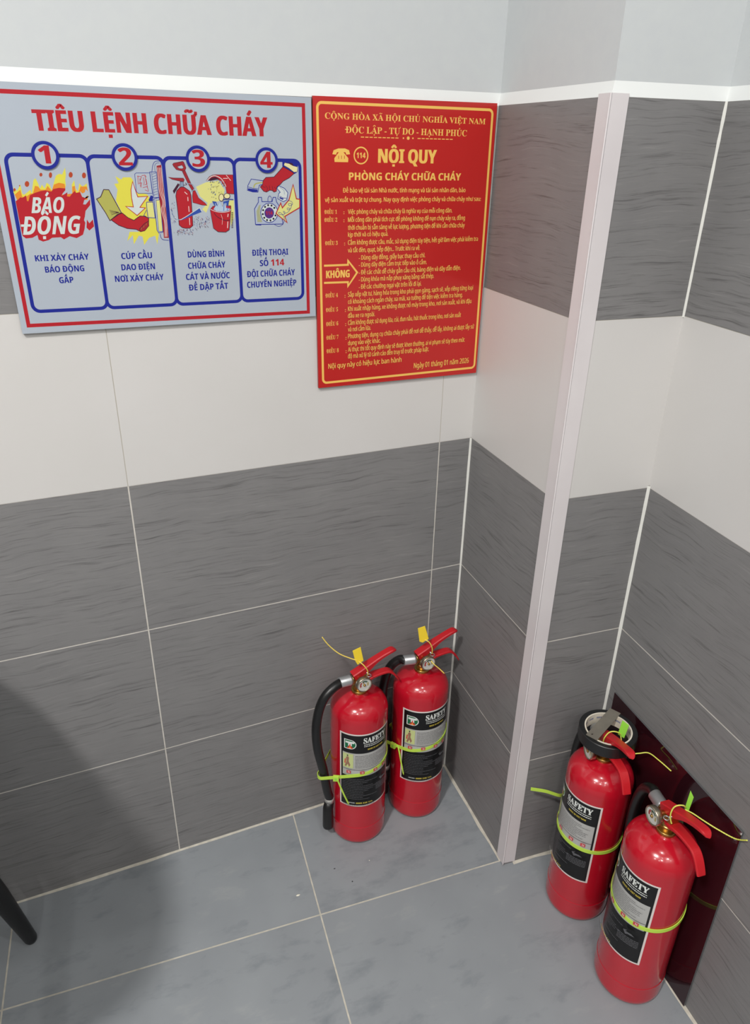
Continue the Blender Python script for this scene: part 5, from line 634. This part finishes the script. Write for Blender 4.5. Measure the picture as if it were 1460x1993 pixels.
def lerp3(p): return zt + .0004
O2 = [(p.x, p.y) for p in outl]
tri = tessellate_polygon([[Vector((x, y, 0)) for x, y in O2], [Vector((x, y, 0)) for x, y in reversed(ring)]]); allp = O2+list(reversed(ring))
for z, fl_ in ((zt, True), (zt+.0010, False)):
    for q in tri: f = [(allp[i][0], allp[i][1], z) for i in q]; mb.face(list(reversed(f)) if fl_ else f, GST)
for lp in (O2, ring):
    for i in range(len(lp)): j = (i+1) % len(lp); mb.face([(lp[i][0], lp[i][1], zt), (lp[j][0], lp[j][1], zt), (lp[j][0], lp[j][1], zt+.001), (lp[i][0], lp[i][1], zt+.001)], GST)
o = mb.build('metal_strip'); tag(o, 'flat grey metal strip lying across the tape roll', 'metal strip')
PANEL = mat('glossy_dark_panel', (44, 16, 22), .05, spec=.5, ior=1.55)
mb = MB(); nr = Vector((D4.y, -D4.x)); q = lambda s, o_, z: (C2.x+D4.x*s+nr.x*o_, C2.y+D4.y*s+nr.y*o_, z)
fr = [q(.0245, .0044, .0032), q(.3792, .0044, .0032), q(.3782, .0040, .4650), q(.0250, .0040, .4650)]; bk = [q(.0245, .0014, .0032), q(.3792, .0014, .0032), q(.3782, .0010, .4650), q(.0250, .0010, .4650)]
mb.face(fr, PANEL); mb.face(list(reversed(bk)), EDGE)
for i in range(4): mb.face([fr[i], bk[i], bk[(i+1) % 4], fr[(i+1) % 4]], EDGE)
o = mb.build('glossy_panel'); tag(o, 'glossy dark maroon sheet leaning upright on the right wall behind the extinguishers', 'panel')
# small table past the left edge of the picture; one splayed leg shows
tb = thing('side_table', 'table on splayed black legs, one tapered leg showing at the left edge', 'table', (-1.285, -.335, 0))
BLK = mat('black_table_paint', (16, 16, 17), .4); WOODT = mottled('dark_table_top', (46, 38, 34), (58, 48, 42), (1, 8, 1), 5, 4, rough=.4)
mb = MB(); mb.prism([(u, v) for u, v in rrect(-.30, -.30, .30, .30, .17, 10)], Matrix.Translation((0, 0, .728)), .024, WOODT); mb.build('tabletop', tb, bevel=.003)
for sx in (-1, 1):
    for sy in (-1, 1):
        mb = MB(); mb.tube([(sx*.2955, sy*.2350, 0.0022), (sx*.2945, sy*.2345, .008), (sx*.2650, sy*.2250, .165), (sx*.165, sy*.170, .730)], [.0105, .0125, .0185, .022], BLK, 20); mb.build('leg', tb)
# crumbs on the floor
def crumb(x, y, s, m, text, st=1.0):
    mb = MB(); rn = random.Random(int(x*1e4)); rows = []
    for i in range(5):
        a = math.pi*i/4; rows.append([(x+s*st*math.sin(a)*math.cos(2*math.pi*j/8)*rn.uniform(.75, 1.1)+1e-5*j, y+s*math.sin(a)*math.sin(2*math.pi*j/8)*rn.uniform(.75, 1.1), s*.45*(1-math.cos(a))+.0001) for j in range(8)])
    mb.grid(rows, m, True, False); o = mb.build('crumb'); tag(o, text, 'crumb', 'crumbs on the floor tiles')
CR1 = mat('pale_crumb', (226, 222, 206), .7); CR2 = mat('dark_crumb', (40, 40, 44), .7)
crumb(-.4677, -.2107, .0022, CR1, 'long pale crumb on the floor left of the tile joint', 2.2)
crumb(-.2930, -.1899, .0013, CR1, 'tiny white crumb on the floor just before the left pair of extinguishers')
crumb(-.3479, -.2245, .0016, CR2, 'small black speck on the floor tile in front of the extinguishers')
crumb(-.3728, -.1796, .0011, CR2, 'small dark sliver on the floor nearest the hose nozzle', 2.4)
